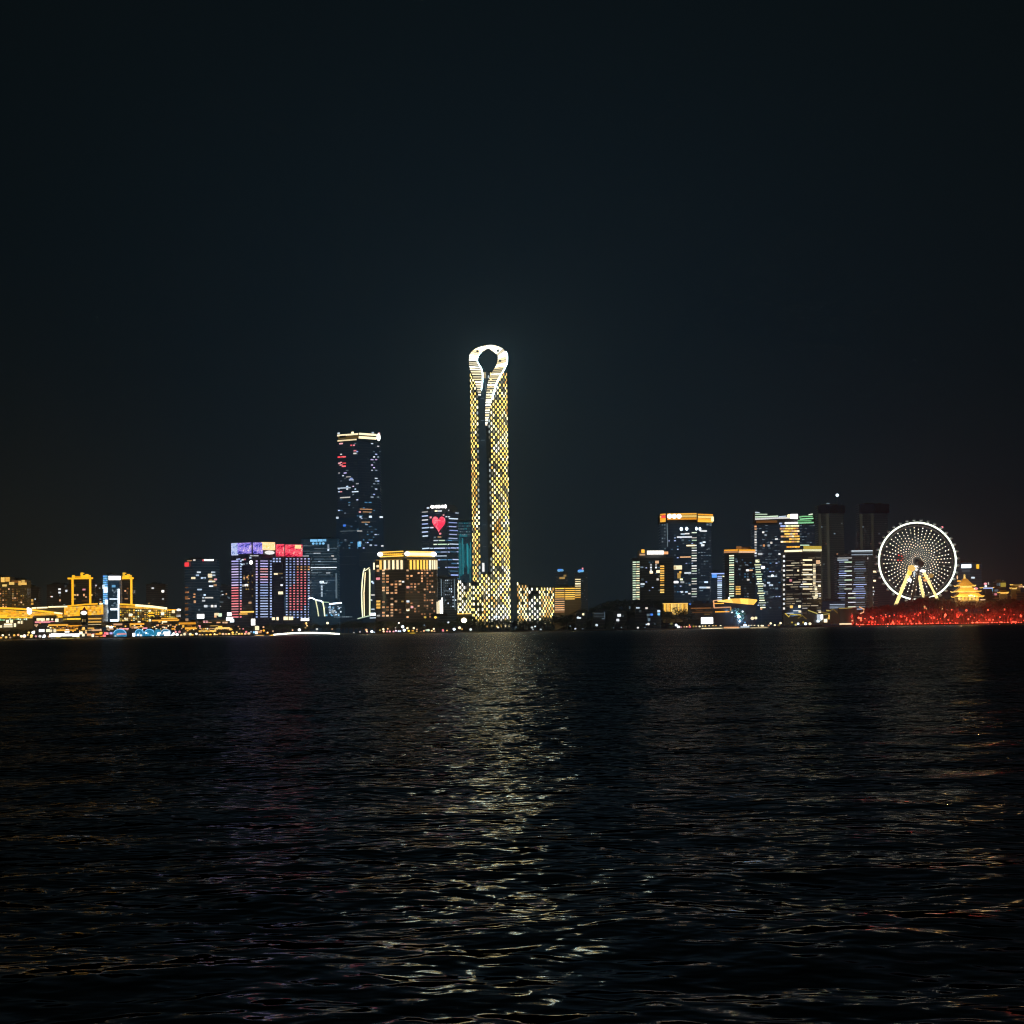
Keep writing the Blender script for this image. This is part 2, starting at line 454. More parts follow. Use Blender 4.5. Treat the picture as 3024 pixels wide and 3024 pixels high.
sp_ = nd(t_, 'ShaderNodeSeparateXYZ'); t_.links.new(geo.outputs['Position'], sp_.inputs[0])
tilt = nd(t_, 'ShaderNodeMapRange', ins={1: 15.0, 2: 500.0, 3: -.02, 4: -.03}); t_.links.new(sp_.outputs[1], tilt.inputs[0])   # mean tilt towards this shore put into the normals to raise the reflected directions
sy = mth(t_, 'ADD', sy, tilt.outputs[0])
cb = nd(t_, 'ShaderNodeCombineXYZ'); t_.links.new(sx, cb.inputs[0]); t_.links.new(sy, cb.inputs[1])
av = nd(t_, 'ShaderNodeVectorMath', operation='ADD'); t_.links.new(geo.outputs['Normal'], av.inputs[0]); t_.links.new(cb.outputs[0], av.inputs[1])
nv = nd(t_, 'ShaderNodeVectorMath', operation='NORMALIZE'); t_.links.new(av.outputs[0], nv.inputs[0])
t_.links.new(nv.outputs[0], b.inputs['Normal'])
b.inputs['Base Color'].default_value = (.0015, .003, .004, 1)
fine_ = nd(t_, 'ShaderNodeMapRange', ins={1: 25.0, 2: 700.0, 3: .10, 4: .12}); t_.links.new(sp_.outputs[1], fine_.inputs[0]); t_.links.new(fine_.outputs[0], b.inputs['Roughness'])
b.inputs['IOR'].default_value = 1.33
# reflection dimmed by view angle, imitating ripples that hide their far slopes
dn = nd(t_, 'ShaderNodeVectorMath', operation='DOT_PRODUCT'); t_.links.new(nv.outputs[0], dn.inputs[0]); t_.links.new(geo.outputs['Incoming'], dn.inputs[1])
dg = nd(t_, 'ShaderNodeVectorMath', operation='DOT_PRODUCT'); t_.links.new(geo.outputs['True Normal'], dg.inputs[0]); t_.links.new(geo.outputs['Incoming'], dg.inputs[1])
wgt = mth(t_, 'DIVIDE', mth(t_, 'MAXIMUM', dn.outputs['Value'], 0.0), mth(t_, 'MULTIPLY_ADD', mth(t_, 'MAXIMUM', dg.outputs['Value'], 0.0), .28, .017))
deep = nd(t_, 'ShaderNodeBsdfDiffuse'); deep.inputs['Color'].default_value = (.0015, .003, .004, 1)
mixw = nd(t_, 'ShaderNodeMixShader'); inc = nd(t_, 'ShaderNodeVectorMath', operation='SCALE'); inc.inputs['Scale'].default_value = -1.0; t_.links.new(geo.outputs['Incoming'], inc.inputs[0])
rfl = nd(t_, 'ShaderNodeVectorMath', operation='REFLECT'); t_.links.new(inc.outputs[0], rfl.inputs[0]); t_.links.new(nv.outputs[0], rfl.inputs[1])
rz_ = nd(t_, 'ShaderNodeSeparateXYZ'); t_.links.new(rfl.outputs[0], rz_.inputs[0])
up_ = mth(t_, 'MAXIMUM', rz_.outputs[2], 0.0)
shd = mth(t_, 'DIVIDE', mth(t_, 'MULTIPLY', up_, 1.6), mth(t_, 'ADD', up_, .075))      # shade of neighbouring crests imitated by dimming low reflections
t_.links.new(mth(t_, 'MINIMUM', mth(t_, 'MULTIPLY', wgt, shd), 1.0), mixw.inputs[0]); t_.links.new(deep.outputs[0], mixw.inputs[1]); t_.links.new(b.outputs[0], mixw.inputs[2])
t_.links.new(mixw.outputs[0], t_.nodes['Material Output'].inputs['Surface'])
me.materials.append(m)

# ------------------------------------------------------------------ land
g = MB(); g.box((0, SHORE + 1504, GZ - 1.0), (9600, 3000, 2.0)); structure('ground', g, 'ground')
qw = Thing('quay_wall', 'low dark stone quay wall between the lake and the waterfront', 'quay wall', (0, SHORE, 0))
b_ = MB(); b_.box((0, SHORE + 1.0, .55), (6000, 4.0, 2.3)); b_.box((0, SHORE + 1.0, 1.8), (6000, 4.6, .2)); qw.part('wall', b_, 'stone')
def mound(name, prof, Y, depth):
    """prof: (px, py of the crest); a rounded bank of earth that deep"""
    b = MB(); rows = []
    n = 9
    xs = np.linspace(prof[0][0], prof[-1][0], 60)
    cy = np.interp(xs, [p[0] for p in prof], [p[1] for p in prof])
    for x, c in zip(xs, cy):
        X = xof(x, c, Y); Zc = max(zof(x, c, Y), GZ + .05)
        rows.append([(X + random.uniform(-.5, .5), Y + depth * (k / (n - 1) - .5), GZ - .05 + (Zc - GZ) * math.sin(math.pi * k / (n - 1)) * random.uniform(.95, 1.04)) for k in range(n)])
    for r0, r1 in zip(rows, rows[1:]):
        for k in range(n - 1): b.face([r0[k], r1[k], r1[k + 1], r0[k + 1]])
    return structure(name, b, 'hill_soil', True)
mound('hill_park', [(1640, 1862), (1700, 1835), (1760, 1818), (1830, 1806), (1960, 1803), (2060, 1815), (2150, 1850)], 3130, 150)
mound('hill_island', [(2500, 1850), (2560, 1835), (2640, 1822), (2720, 1805), (2790, 1803), (2900, 1812), (2980, 1806), (3040, 1806), (3120, 1830)], 3070, 90)

# ------------------------------------------------------------------ the tall tower with the looped top
TY, TB = 3480.0, 26.0
TXP = lambda py: 1442.3 + (py - 1090) * SLOPE          # tower axis in the photo
k_ = mpp(TY - TB)
TX = xof(1450, 1600, TY - TB); TZ1 = zof(1443, 1096, TY - TB); TZS = zof(1450, 1692, TY - TB)
A_ = 58.2 * k_
def plan(recess, n=120):
    pts = []
    for i in range(n):
        th = -math.pi / 2 + 2 * math.pi * i / n
        c, s = math.cos(th), math.sin(th)
        x = A_ * math.copysign(abs(c) ** (2 / 2.7), c); y = TB * math.copysign(abs(s) ** (2 / 2.7), s)
        if recess and y < 0 and -32.5 * k_ < x < -8 * k_: y += 7.0
        pts.append((TX + x, TY + y))
    return pts
tw = Thing('skyscraper', 'tallest tower, gold lattice of windows under a glowing white loop with a hole', 'skyscraper', (TX, TY, GZ))
b_ = MB(); b_.prism(plan(False), GZ, TZS, 0); b_.prism(plan(True), TZS, TZ1, 0); tw.part('body', b_, ['glass_black'])
b_ = MB()
sl0, sl1 = TX - 32 * k_, TX - 8.5 * k_
b_.box(((sl0 + sl1) / 2, TY - TB + 6.2, (TZS + TZ1) / 2), (sl1 - sl0, 1.2, TZ1 - TZS)); tw.part('glass_slot', b_, ['glass_blue'])
tw.unit('slot_light', 'white_soft', (TX - 24 * k_, TY - TB + 5.3, zof(1427, 1675, TY - TB)), (7 * k_, .5, 26 * k_))
for py in (1180, 1245, 1303, 1552, 1616): tw.unit('slot_light', 'cool_dim', (TX - 19 * k_, TY - TB + 5.3, zof(1430, py, TY)), (11 * k_, .4, 1.6 * k_))
tw.unit('eye_sill', 'gold_dim', (TX - 7 * k_, TY - TB + 4, zof(1436, 1107, TY - TB)), (20 * k_, 3, 18 * k_))
# lattice of lozenge windows
prof = [p for p in plan(False, 720)]
arc = [0.0]
for p, q in zip(prof, prof[1:]): arc.append(arc[-1] + math.hypot(q[0] - p[0], q[1] - p[1]))
i0 = 0
half_len = arc[180]
px_ = np.array([p[0] for p in prof] ); py_ = np.array([p[1] for p in prof]); arc = np.array(arc)
total = arc[-1]
pitch, rowp = 6.7 * k_, 8.2 * k_
ncol = int(half_len * 2 * .72 / pitch)
nrow = int((TZ1 - GZ - 6) / rowp)
rs = random.Random(11)
cells = []
patches = [(rs.uniform(-1, 1), rs.uniform(0, 1), rs.uniform(.1, .25), rs.uniform(.01, .04), rs.choice(['tower_orange', 'tower_cream', 'tower_cream', 'tower_gold'])) for _ in range(50)]
patches += [(.38, .70, .22, .018, 'tower_white'), (.75, .42, .2, .02, 'tower_white'), (-.7, .62, .3, .035, 'tower_orange'), (.4, .06, .3, .03, 'tower_white')]
def bandedge(z):   # the loop's tails cover this part of the front
    return None
for r in range(nrow):
    z = GZ + 6 + rowp * (r + .5)
    for c in range(-ncol // 2, ncol // 2 + 1):
        if (r + c) % 2: continue
        s_ = (c * pitch) % total
        x = float(np.interp(s_, arc, px_)); y = float(np.interp(s_, arc, py_))
        x2 = float(np.interp((s_ + .5) % total, arc, px_)); y2 = float(np.interp((s_ + .5) % total, arc, py_))
        rx = (x - TX) / k_
        if z > TZS and -34 < rx < -7: continue
        if z > TZS and -7 <= rx < 4 and rs.random() < .35: continue
        if y > TY + 3: continue
        rz = math.atan2(y2 - y, x2 - x)
        u = (x - TX) / A_; v = (z - GZ) / (TZ1 - GZ)
        mk = rs.choice(['tower_gold', 'tower_gold', 'tower_cream', 'tower_gold'])
        if u < -.45 and v < .75: mk = rs.choice(['tower_gold', 'tower_gold', 'tower_orange'])
        if v < .25 and u > -.2: mk = rs.choice(['tower_cream', 'tower_cream', 'tower_white', 'tower_gold'])
        for pu, pv, ru, rv, pm in patches:
            if ((u - pu) / ru) ** 2 + ((v - pv) / rv) ** 2 < 1: mk = pm if rs.random() < .7 else mk
        wob = math.sin(z * .043 + u * 2.1) + math.sin(z * .111 - u * 3.7 + 1.3) + math.sin(z * .27 + c * .9)
        if wob < -2.1 or rs.random() < .04: mk = 'tower_dim'
        if z > TZS and -8 <= rx < 4 or (-38 < rx < -32 and rs.random() < .4): mk = rs.choice(['tower_pale', 'tower_pale', 'tower_dim'])
        cells.append((x, y, z, rz, mk))
def lozenge(b, c, w, h, rz, mi):
    co, si = math.cos(rz), math.sin(rz)
    pr = [(-.5, -.28), (-.22, -.5), (.22, -.5), (.5, -.28), (.5, .28), (.22, .5), (-.22, .5), (-.5, .28)]
    f = [(c[0] + u * w * co + .35 * si, c[1] + u * w * si - .35 * co, c[2] + v * h) for u, v in pr]
    bk = [(c[0] + u * w * co - .3 * si, c[1] + u * w * si + .3 * co, c[2] + v * h) for u, v in pr]
    b.face(f, mi)
    for i in range(8):
        j = (i + 1) % 8; b.face([f[j], f[i], bk[i], bk[j]], mi)
LZ = {}
def loz_part(thing, c, w, h, rz, mat):
    if mat not in LZ:
        b = MB(); lozenge(b, (0, 0, 0), 1, 1, 0, 0); LZ[mat] = b.mesh('window', [mat])
    o = bpy.data.objects.new('window', LZ[mat]); COL.objects.link(o); o.parent = thing.o
    o.location = Vector(c) - thing.loc; o.scale = (w, 1, h); o.rotation_euler = (0, 0, rz)
WW, WH = 4.5 * k_, 8.8 * k_
def lattice(thing, cells, w, h):
    front = sorted(cells, key=lambda q: abs(q[3]))[:100]
    ids = set(id(q) for q in front)
    for q in front: loz_part(thing, q[:3], w, h, q[3], q[4])
    rest = [q for q in cells if id(q) not in ids]
    if rest:
        mk = sorted({q[4] for q in rest}); b = MB()
        for q in rest: lozenge(b, q[:3], w, h, q[3], mk.index(q[4]))
        thing.part('window', b, mk, kind='stuff')
lattice(tw, cells, WW, WH)
# the loop: two tails that run up the face and close round the hole
BAND = [((1412.7, 1169), (1420.2, 1169)), ((1408.1, 1148.5), (1421.8, 1148.5)), ((1402.4, 1130.3), (1424.7, 1130.3)), ((1395.6, 1112), (1425.2, 1112)),
        ((1387.6, 1093.8), (1424.1, 1094.5)), ((1384.2, 1078), (1417.2, 1081)), ((1384.0, 1066.5), (1410.2, 1067.6)), ((1385.6, 1048.3), (1411.5, 1052.8)),
        ((1395.6, 1034.6), (1419.6, 1042.0)), ((1413.8, 1025.0), (1431, 1035.0)), ((1444.7, 1018.2), (1442.3, 1029.6)), ((1471, 1022.0), (1454.8, 1038)),
        ((1488, 1031.4), (1467.5, 1048.3)), ((1497.3, 1048.3), (1469.3, 1059.7)), ((1497.2, 1071), (1464.3, 1078.5)), ((1488.9, 1091.5), (1454.8, 1094.0)),
        ((1477.6, 1109.8), (1445.7, 1110.5)), ((1468.5, 1128), (1440, 1128)), ((1461.6, 1148.5), (1436.6, 1148.5)), ((1454.8, 1173.5), (1434.3, 1173.5)),
        ((1449.1, 1198.5), (1433.2, 1198.5)), ((1445.2, 1221.3), (1432.5, 1221.3)), ((1438.9, 1256.6), (1433.2, 1256.6))]
def crom(pts, n):
    out_ = []
    P_ = [np.array(p, float) for p in pts]
    for i in range(len(P_) - 1):
        p0, p1, p2, p3 = P_[max(i - 1, 0)], P_[i], P_[i + 1], P_[min(i + 2, len(P_) - 1)]
        for k in range(n):
            t = k / n
            out_.append(.5 * ((2 * p1) + (-p0 + p2) * t + (2 * p0 - 5 * p1 + 4 * p2 - p3) * t * t + (-p0 + 3 * p1 - 3 * p2 + p3) * t ** 3))
    out_.append(P_[-1]); return out_
fine = crom([(a[0], a[1], c[0], c[1]) for a, c in BAND], 12)
YF = TY - TB - 1.2
band, edge, frame = MB(), MB(), MB()
def bp(x, y, Y): return tuple(at(x, y, YF) + Vector((0, Y - YF, 0)))
seglen = 0; last = 0
cuts = [0]
for i in range(1, len(fine)):
    mid = lambda q: np.array([(q[0] + q[2]) / 2, (q[1] + q[3]) / 2])
    seglen += float(np.linalg.norm(mid(fine[i]) - mid(fine[i - 1])))
    if seglen > 6.4: cuts.append(i); seglen = 0
cuts.append(len(fine) - 1)
for a, c in zip(cuts, cuts[1:]):
    q0, q1 = fine[a], fine[c]
    head = (q0[1] + q0[3]) / 2 < 1078
    gp = .1 if head else .24
    q0, q1 = q0 + (q1 - q0) * gp, q1 - (q1 - q0) * gp
    ins = .04
    def pt(q, s): return (q[0] + (q[2] - q[0]) * s, q[1] + (q[3] - q[1]) * s)
    A, B_, C, D_ = pt(q0, ins), pt(q1, ins), pt(q1, 1 - ins), pt(q0, 1 - ins)
    yb = YF + 20
    f = [bp(*p, YF) for p in (A, B_, C, D_)]; k2 = [bp(*p, yb) for p in (A, B_, C, D_)]
    band.hexa(f + k2, 1 if (not head and rs.random() < .45) or (head and rs.random() < .12) else 0)
for a, c in zip(range(0, len(fine) - 1, 3), range(3, len(fine), 3)):
    q0, q1 = fine[a], fine[c]
    A, B_, C, D_ = (q0[0], q0[1]), (q1[0], q1[1]), (q1[2], q1[3]), (q0[2], q0[3])
    frame.hexa([bp(*p, YF + .9) for p in (A, B_, C, D_)] + [bp(*p, YF + 22) for p in (A, B_, C, D_)])
tw.part('loop_frame', frame, 'dark_steel')
tw.part('loop', band, ['loop_white', 'loop_gold'], label='glowing white loop closing round the hole at the tower top')
ed = MB(); ed.tube([bp(q[0], q[1], YF - .6) for q in fine[150:232]], .7, 6); tw.part('edge_light', ed, 'edge_white')
ed = MB(); ed.tube([bp(q[2], q[3], YF - .6) for q in fine[10:100]], .5, 6); tw.part('edge_light', ed, 'edge_white')
for px, py in ((1410.2, 1037), (1470.3, 1036), (1476.5, 1066)):
    tw.unit('hatch', 'dark_paint', bp(px, py, YF - .5), (7 * k_, 1, 6 * k_))
tw.unit('hatch', 'dark_paint', bp(1397, 1067.5, YF - .5), (24 * k_, 1, 2.6 * k_))

# podiums beside the tower, same lattice
def podium(name, label, front, tops, depth, mats, seed, group=None):
    """front: (px, depth) points; tops: py of the roof edge at each point"""
    ym = 1765
    F = [Vector((xof(p, ym, Y), Y)) for p, Y in front]
    Z = [zof(p, t, Y) for (p, Y), t in zip(front, tops)]
    c = sum(F, Vector((0, 0))) / len(F)
    th = Thing(name, label, 'building', (c.x, c.y, GZ))
    b = MB(); n = len(F); rs = random.Random(seed); cells = []
    for i in range(n - 1):
        p, q = F[i], F[i + 1]
        b.hexa([(p.x, p.y, GZ), (q.x, q.y, GZ), (q.x, q.y + depth, GZ), (p.x, p.y + depth, GZ), (p.x, p.y, Z[i]), (q.x, q.y, Z[i + 1]), (q.x, q.y + depth, Z[i + 1]), (p.x, p.y + depth, Z[i])])
        L = (q - p).length; rz = math.atan2(q.y - p.y, q.x - p.x)
        kk = mpp(p.y); nc_ = max(2, int(L / (6.7 * kk)))
        for a in range(nc_):
            t = (a + .5) / nc_; z = GZ + 12; r = 0; top = Z[i] + (Z[i + 1] - Z[i]) * t
            while z < top - 3:
                if (r + a + i) % 2 == 0:
                    P_ = p + (q - p) * t
                    if rs.random() < .93: cells.append((P_.x, P_.y - .3, z, rz, rs.choice(mats[i])))
                z += 8.2 * kk; r += 1
    th.part('body', b, 'glass_black')
    lattice(th, cells, WW * .95, WH * .95)
    return th
podium('podium_building', 'low gold lattice podium with a notched roofline beside the tall tower under the teal block', [(1347, 3400), (1357, 3385), (1375, 3392), (1396, 3380), (1428, 3390)], [1708, 1711, 1722, 1716, 1722], 40,
       [['tower_cream'], ['tower_cream', 'tower_white'], ['tower_gold', 'lime_white'], ['tower_gold', 'tower_cream'], ['tower_gold']], 5)
podium('podium_building', 'low gold lattice block with a sweeping roofline next to the striped gold offices', [(1527, 3400), (1560, 3380), (1598, 3385), (1636, 3410)], [1717, 1727, 1731, 1734], 40,
       [['tower_cream', 'tower_orange', 'tower_cream'], ['tower_cream', 'tower_white'], ['tower_gold', 'tower_orange', 'tower_cream']], 6)
# ------------------------------------------------------------------ towers and blocks of the skyline
def pick(*a):
    return lambda i, j, r: r.choice(a)

# tall dark tower with the glowing crown
B = Bld('office_tower', 'very tall dark tower with a pale glowing crown band and a white oval sign', 'skyscraper',
        [(996, 3730), (1058, 3705), (1122, 3740)], 1303, 'glass_navy', 'dark_steel', 45, 4.4, ymid=1420)
B.done()
lo = MB()
for (xl, xr, yt, grow) in ((992, 1130, 1528, 0), (998, 1146, 1672, -8)):
    p0, p1 = xof(xl, yt + 60, 3700 + grow), xof(xr, yt + 60, 3700 + grow)
    lo.prism([(p0, 3708 + grow), ((p0 + p1) / 2, 3692 + grow), (p1, 3708 + grow), (p1, 3745), (p0, 3745)], GZ, zof((xl + xr) / 2, yt, 3700))
B.part('lower_block', lo, 'glass_deep_blue')
B.box_px('crown', 'cream', 1028, 1284, 62, 5, 0, 1.2); B.box_px('crown', 'cream', 1085, 1283, 50, 6, 1, 1.2)
B.box_px('crown', 'gold_dim', 1030, 1292, 60, 8, 0, .9); B.box_px('crown', 'cream', 1084, 1293, 52, 7, 1, .9)
B.box_px('crown', 'cream', 1026, 1300, 56, 4, 0, 1.2)
B.box_px('crown', 'dark_paint', 1014, 1290, 17, 6, 0, 1.5)
c_, sz_, rz_ = B.spec(1114.5, 1291.5, 12, 23, 1, 3, 3); B.unit('oval_sign', 'white', c_, (sz_[0], 3, sz_[2]), rz_, 'ball')
c_, sz_, rz_ = B.spec(1116.5, 1282, 7, 10, 1, 2.6, 2); B.unit('oval_sign', 'pink', c_, sz_, rz_, 'ball')
for q in ((1001, 1280, 6, 5, 'cool', 0), (1042, 1278, 6, 6, 'cream', 0), (1100, 1278, 6, 5, 'cool', 1)):
    B.box_px('roof_light', q[4], *q[:4], face=q[5])
rs = random.Random(21); rows0, rows1 = [], []
for j in range(40):
    y = 1310 + j * 7.9
    n = 4 if y < 1480 else 3
    for q in range(n + (2 if y > 1540 else 0)):
        x = rs.choice([rs.uniform(999, 1034), rs.uniform(1040, 1058), rs.uniform(1095, 1120), rs.uniform(1095, 1120)])
        if rs.random() < .3: continue
        if y >= 1480: x = rs.uniform(1000, 1118)
        x = round(x / 6) * 6
        up = (y - 1310) / 300
        mk = rs.choice(['red', 'pink', 'white_soft', 'pink'] if (x < 1030 and 1340 < y < 1385) else
                       ['cool', 'cool', 'white_soft', 'cool', 'lavender', 'pink', 'cool_dim', 'cool_dim', 'ice'] if y < 1470 else ['ice', 'sky_dim', 'cool_dim', 'sky_dim', 'sky_dim', 'cool_dim'])
        (rows0 if x < 1058 else rows1).append((x, y, rs.choice([4, 5, 6, 8]), 3, mk))
rows0 += [(1017, 1441, 38, 3.4, 'cool'), (1020, 1469, 30, 3.4, 'white_soft'), (1030, 1408, 14, 3.4, 'white_soft'), (1038, 1417, 13, 3.4, 'ice'), (1050, 1452, 18, 3, 'cool'), (1013, 1349, 7, 4, 'red'), (1018, 1349, 7, 4, 'red'), (1002, 1350, 8, 4, 'red'),
          (1017, 1368, 10, 4, 'red'), (1016, 1377, 11, 4, 'red'), (1003, 1368, 7, 4, 'pink'), (1008, 1310, 10, 4, 'pink'), (1038, 1315, 5, 4, 'red'), (1046, 1315, 5, 4, 'pink'), (1049, 1331, 8, 4, 'pink'), (1049, 1339, 9, 4, 'white_soft')]
rows1 += [(1080, 1504, 36, 3, 'peach'), (1084, 1512, 26, 3, 'peach'), (1080, 1542, 26, 3, 'peach'), (1083, 1549, 8, 3, 'cool'), (1094, 1526, 9, 6, 'cool'), (1065, 1526, 6, 5, 'cool'), (1062, 1512, 6, 5, 'pink')]
def low(x, y, w, h, m):
    a_ = math.copysign(math.atan2(16, 36), x - 1062); Y_ = 3690.6 + 16 * abs(x - 1062) / 70
    B.rows.setdefault('window', []).append((at(x, y, Y_), (w * mpp(Y_), .5, h * mpp(Y_)), a_, m))
for f_, R_ in ((0, rows0), (1, rows1)): B.win([r for r in R_ if r[1] < 1522], face=f_, proud=.8); [low(*r) for r in R_ if r[1] >= 1522]
for q in ((996, 1529, 8, 6, 'cool', 0), (1126, 1527, 10, 5, 'white_soft', 1), (1017, 1552, 8, 6, 'blue', 0), (1030, 1568, 60, 3, 'cool_dim', 0), (1062, 1568, 16, 4, 'white_soft', 1), (1061, 1607, 11, 15, 'sky_blue', 1),
          (1064, 1603, 6, 8, 'cool', 1), (1095, 1610, 7, 5, 'cool', 1), (1129, 1612, 7, 4, 'cool', 1)):
    low(*q[:5])
rows = []
for j in range(12):
    w_ = rs.uniform(30, 58); rows.append(((1027 if j % 2 else 1091) + rs.uniform(-3, 3), 1540 + j * 11.5, w_, 1.2, 'faint'))
[low(*r) for r in rows]
B.done()

# blue glass office with the sign
B = Bld('office_building', 'dim blue glass office with a pale blue sign on top, beside the dotted tower', 'office building', [(890, 3330), (997, 3345)], 1590, 'glass_teal', 'dark_steel', 40, 4.2)
for x0, x1, y in ((916, 936, 1596.5), (937.5, 952, 1596), (953, 963, 1595.5)): B.box_px('sign', 'sky_blue', (x0 + x1) / 2, y, x1 - x0, 7)
for x in (924.7, 934.7, 944.7, 954.5): B.unit('sign', 'sky_blue', *B.spec(x, 1605 - (x - 940) * .01, 8, 7, 0, .8, 1), kind='ball')
rs = random.Random(4)
rows = [(x_, y_, w_, 2.6, m_) for x_, y_, w_, m_ in ((936, 1634, 20, 'white_soft'), (903, 1642, 18, 'white_soft'), (970, 1620, 6, 'cool'), (982, 1642, 8, 'white_soft'), (988, 1651, 10, 'white_soft'), (912, 1651, 16, 'cool_dim'), (943, 1658, 7, 'cool'),
        (930, 1692, 18, 'cool_dim'), (969, 1692, 12, 'cool'), (918, 1685, 8, 'cool'), (951, 1676, 86, 'white_soft'))]
for j in range(20):
    y = 1612 + j * 7.8
    for q in range(3):
        x = rs.uniform(898, 980); w = rs.uniform(16, 60); w = min(w, 2 * (995 - x)); rows.append((x, y, w, 1.4, 'cool_dim'))
B.win(rows)
B.win([(969.5, 1613, 5, 11, 'cool'), (969.5, 1624, 5, 5, 'cool'), (955, 1719, 22, 7, 'cool_bright'), (950, 1745, 5, 36, 'cool'), (993, 1730, 5, 74, 'cool_dim')])
rows = [(906 + 11 * i, 1708 + 9.5 * j, 10, 6.5, 'glass_lit_blue') for i in range(8) for j in range(9)]
B.win(rows, 'pane'); B.done()

# pair of LED-lit towers with screens on top
def led_y(j): return 1657 + 7.85 * j
B = Bld('led_tower', 'lavender and red light-striped tower with a violet picture screen along its roof', 'tower', [(683, 3180), (745, 3160), (808, 3185)], 1640, 'glass_violet', 'dark_concrete', 30, 3.9)
B.box_px('screen', 'screen_cool', 696, 1622, 18, 36, 0, 2, 3); B.box_px('screen', 'screen_violet', 725, 1619, 38, 32, 0, 2.4, 3)
B.box_px('screen', 'screen_violet', 758, 1619, 28, 33, 1, 2.4, 3); B.box_px('screen', 'screen_warm', 789, 1613, 38, 23, 1, 2.4, 3)
c_ = B.spec(793, 1632, 30, 12, 1, 3, 3); B.unit('dome_light', 'white_soft', *c_, kind='ball')
B.box_px('screen_frame', 'dark_steel', 715, 1621, 66, 42, 0, .2, 2); B.box_px('screen_frame', 'dark_steel', 777, 1619, 64, 42, 1, .2, 2)
r0, r1 = [], []
for j in range(22):
    y = led_y(j); redness = j / 21
    mk = 'rose' if (redness > .42 or j == 11) and (j * 7 % 9) else ('lavender' if redness < .45 else 'pink')
    r0.append((695, y + .3, 20, 3.3, mk)); r0.append((712, y, 4.6, 4, 'rose' if j > 14 else 'ice'))
    r1.append((757, y, 4.8, 4, 'lavender' if j < 8 else 'ice')); r1.append((779, y - .3, 22, 3.0, 'pink' if j in (3, 4, 6) else 'lavender' if j < 9 else 'ice')); r1.append((799, y, 4.6, 4, 'ice'))
B.win(r0, 'light_strip', 0, .9); B.win(r1, 'light_strip', 1, .9)
rs = random.Random(8)
B.win([(722 + 6 * (i % 5), 1700 + 10 * (i // 5), 3.6, 4, 'gold_dim') for i in range(35) if rs.random() < .28] + [(720, 1729, 7, 6, 'white_soft'), (728.5, 1728, 9, 6, 'white'), (722, 1706, 4, 5, 'peach'), (731, 1705, 4, 5, 'peach'), (739, 1780, 8, 6, 'peach')], 'window', 0, .6)
B.box_px('entrance_canopy', 'gold_bright', 735, 1807, 34, 4, 0, 4, 5); B.box_px('entrance_canopy', 'gold', 724, 1813, 18, 4, 0, 4, 5)
c_ = B.spec(745, 1661, 11, 13, 0, 3, 3); B.unit('roof_lamp', 'white', *c_, kind='ball')
B.box_px('roof_light', 'white_soft', 749, 1641, 24, 3.4, 1, 1.5); B.box_px('roof_light', 'cool', 741, 1647, 5, 5, 0, 1.5)
for x, y, m_ in ((702, 1652, 'ice'), (708, 1651, 'ice'), (718, 1653, 'white_soft'), (724, 1652, 'pink'), (716, 1667, 'cool'), (721, 1666, 'cool'), (731, 1664, 'cool_dim')): B.box_px('roof_light', m_, x, y, 5, 4, 0, 1.2)
B.done()
B = Bld('led_tower', 'tower dotted with blue and red lights under a red picture screen', 'tower', [(806, 3172), (836, 3170), (914, 3190)], 1646, 'glass_violet', 'dark_concrete', 30, 3.9)
B.box_px('screen', 'screen_red', 828, 1625, 24, 36, 0, 2.2, 3); B.box_px('screen', 'screen_red', 866, 1626, 49, 35, 1, 2.2, 3)
B.box_px('screen', 'screen_warm', 877, 1615, 18, 11, 1, 3.4, 2)
r1 = []
for i, x in enumerate((846, 857, 868, 878.5, 889.5, 900.5, 911)):
    for j in range(23):
        y = led_y(j) - 7
        red = 3 + i * .0 < 99 and (i >= 1 and j > 6 + abs(4 - i) * 1.5 and j < 20 - max(0, i - 4) * 2) or (i >= 3 and 3 < j < 8)
        m_ = 'rose' if red else ('ice' if i < 3 or j > 17 else 'lavender')
        if i == 6: m_ = 'ice'
        if j in (3, 4) and i >= 3: m_ = 'peach'
        r1.append((x, y + .4, 4.8, 3.2, m_))
B.win(r1, 'light_dot', 1, .9)
B.win([(809 + 9 * (j % 3), 1650 + 8 * (j // 3), 5.5, 4, 'ice') for j in range(6)] , 'light_dot', 0, .9)
B.win([(815, 1695, 11, 5, 'cream'), (829, 1694, 13, 3.5, 'gold_dim'), (829, 1751, 14, 8, 'cream'), (832, 1728, 7, 5, 'white_soft'), (833, 1706, 6, 4, 'cool_dim')], 'window', 0, .8)
B.win([(843, 1780, 9, 40, 'glass_lit_blue')], 'window', 1, .4)
B.win([(808, 1827, 9, 8, 'cream'), (820, 1827, 6, 9, 'cream')], 'shop_window', 0, .9); B.win([(x, 1826, 6, 10, 'cream') for x in (840, 846, 855, 862)] + [(900, 1830, 24, 7, 'white')], 'shop_window', 1, .9)
B.done()

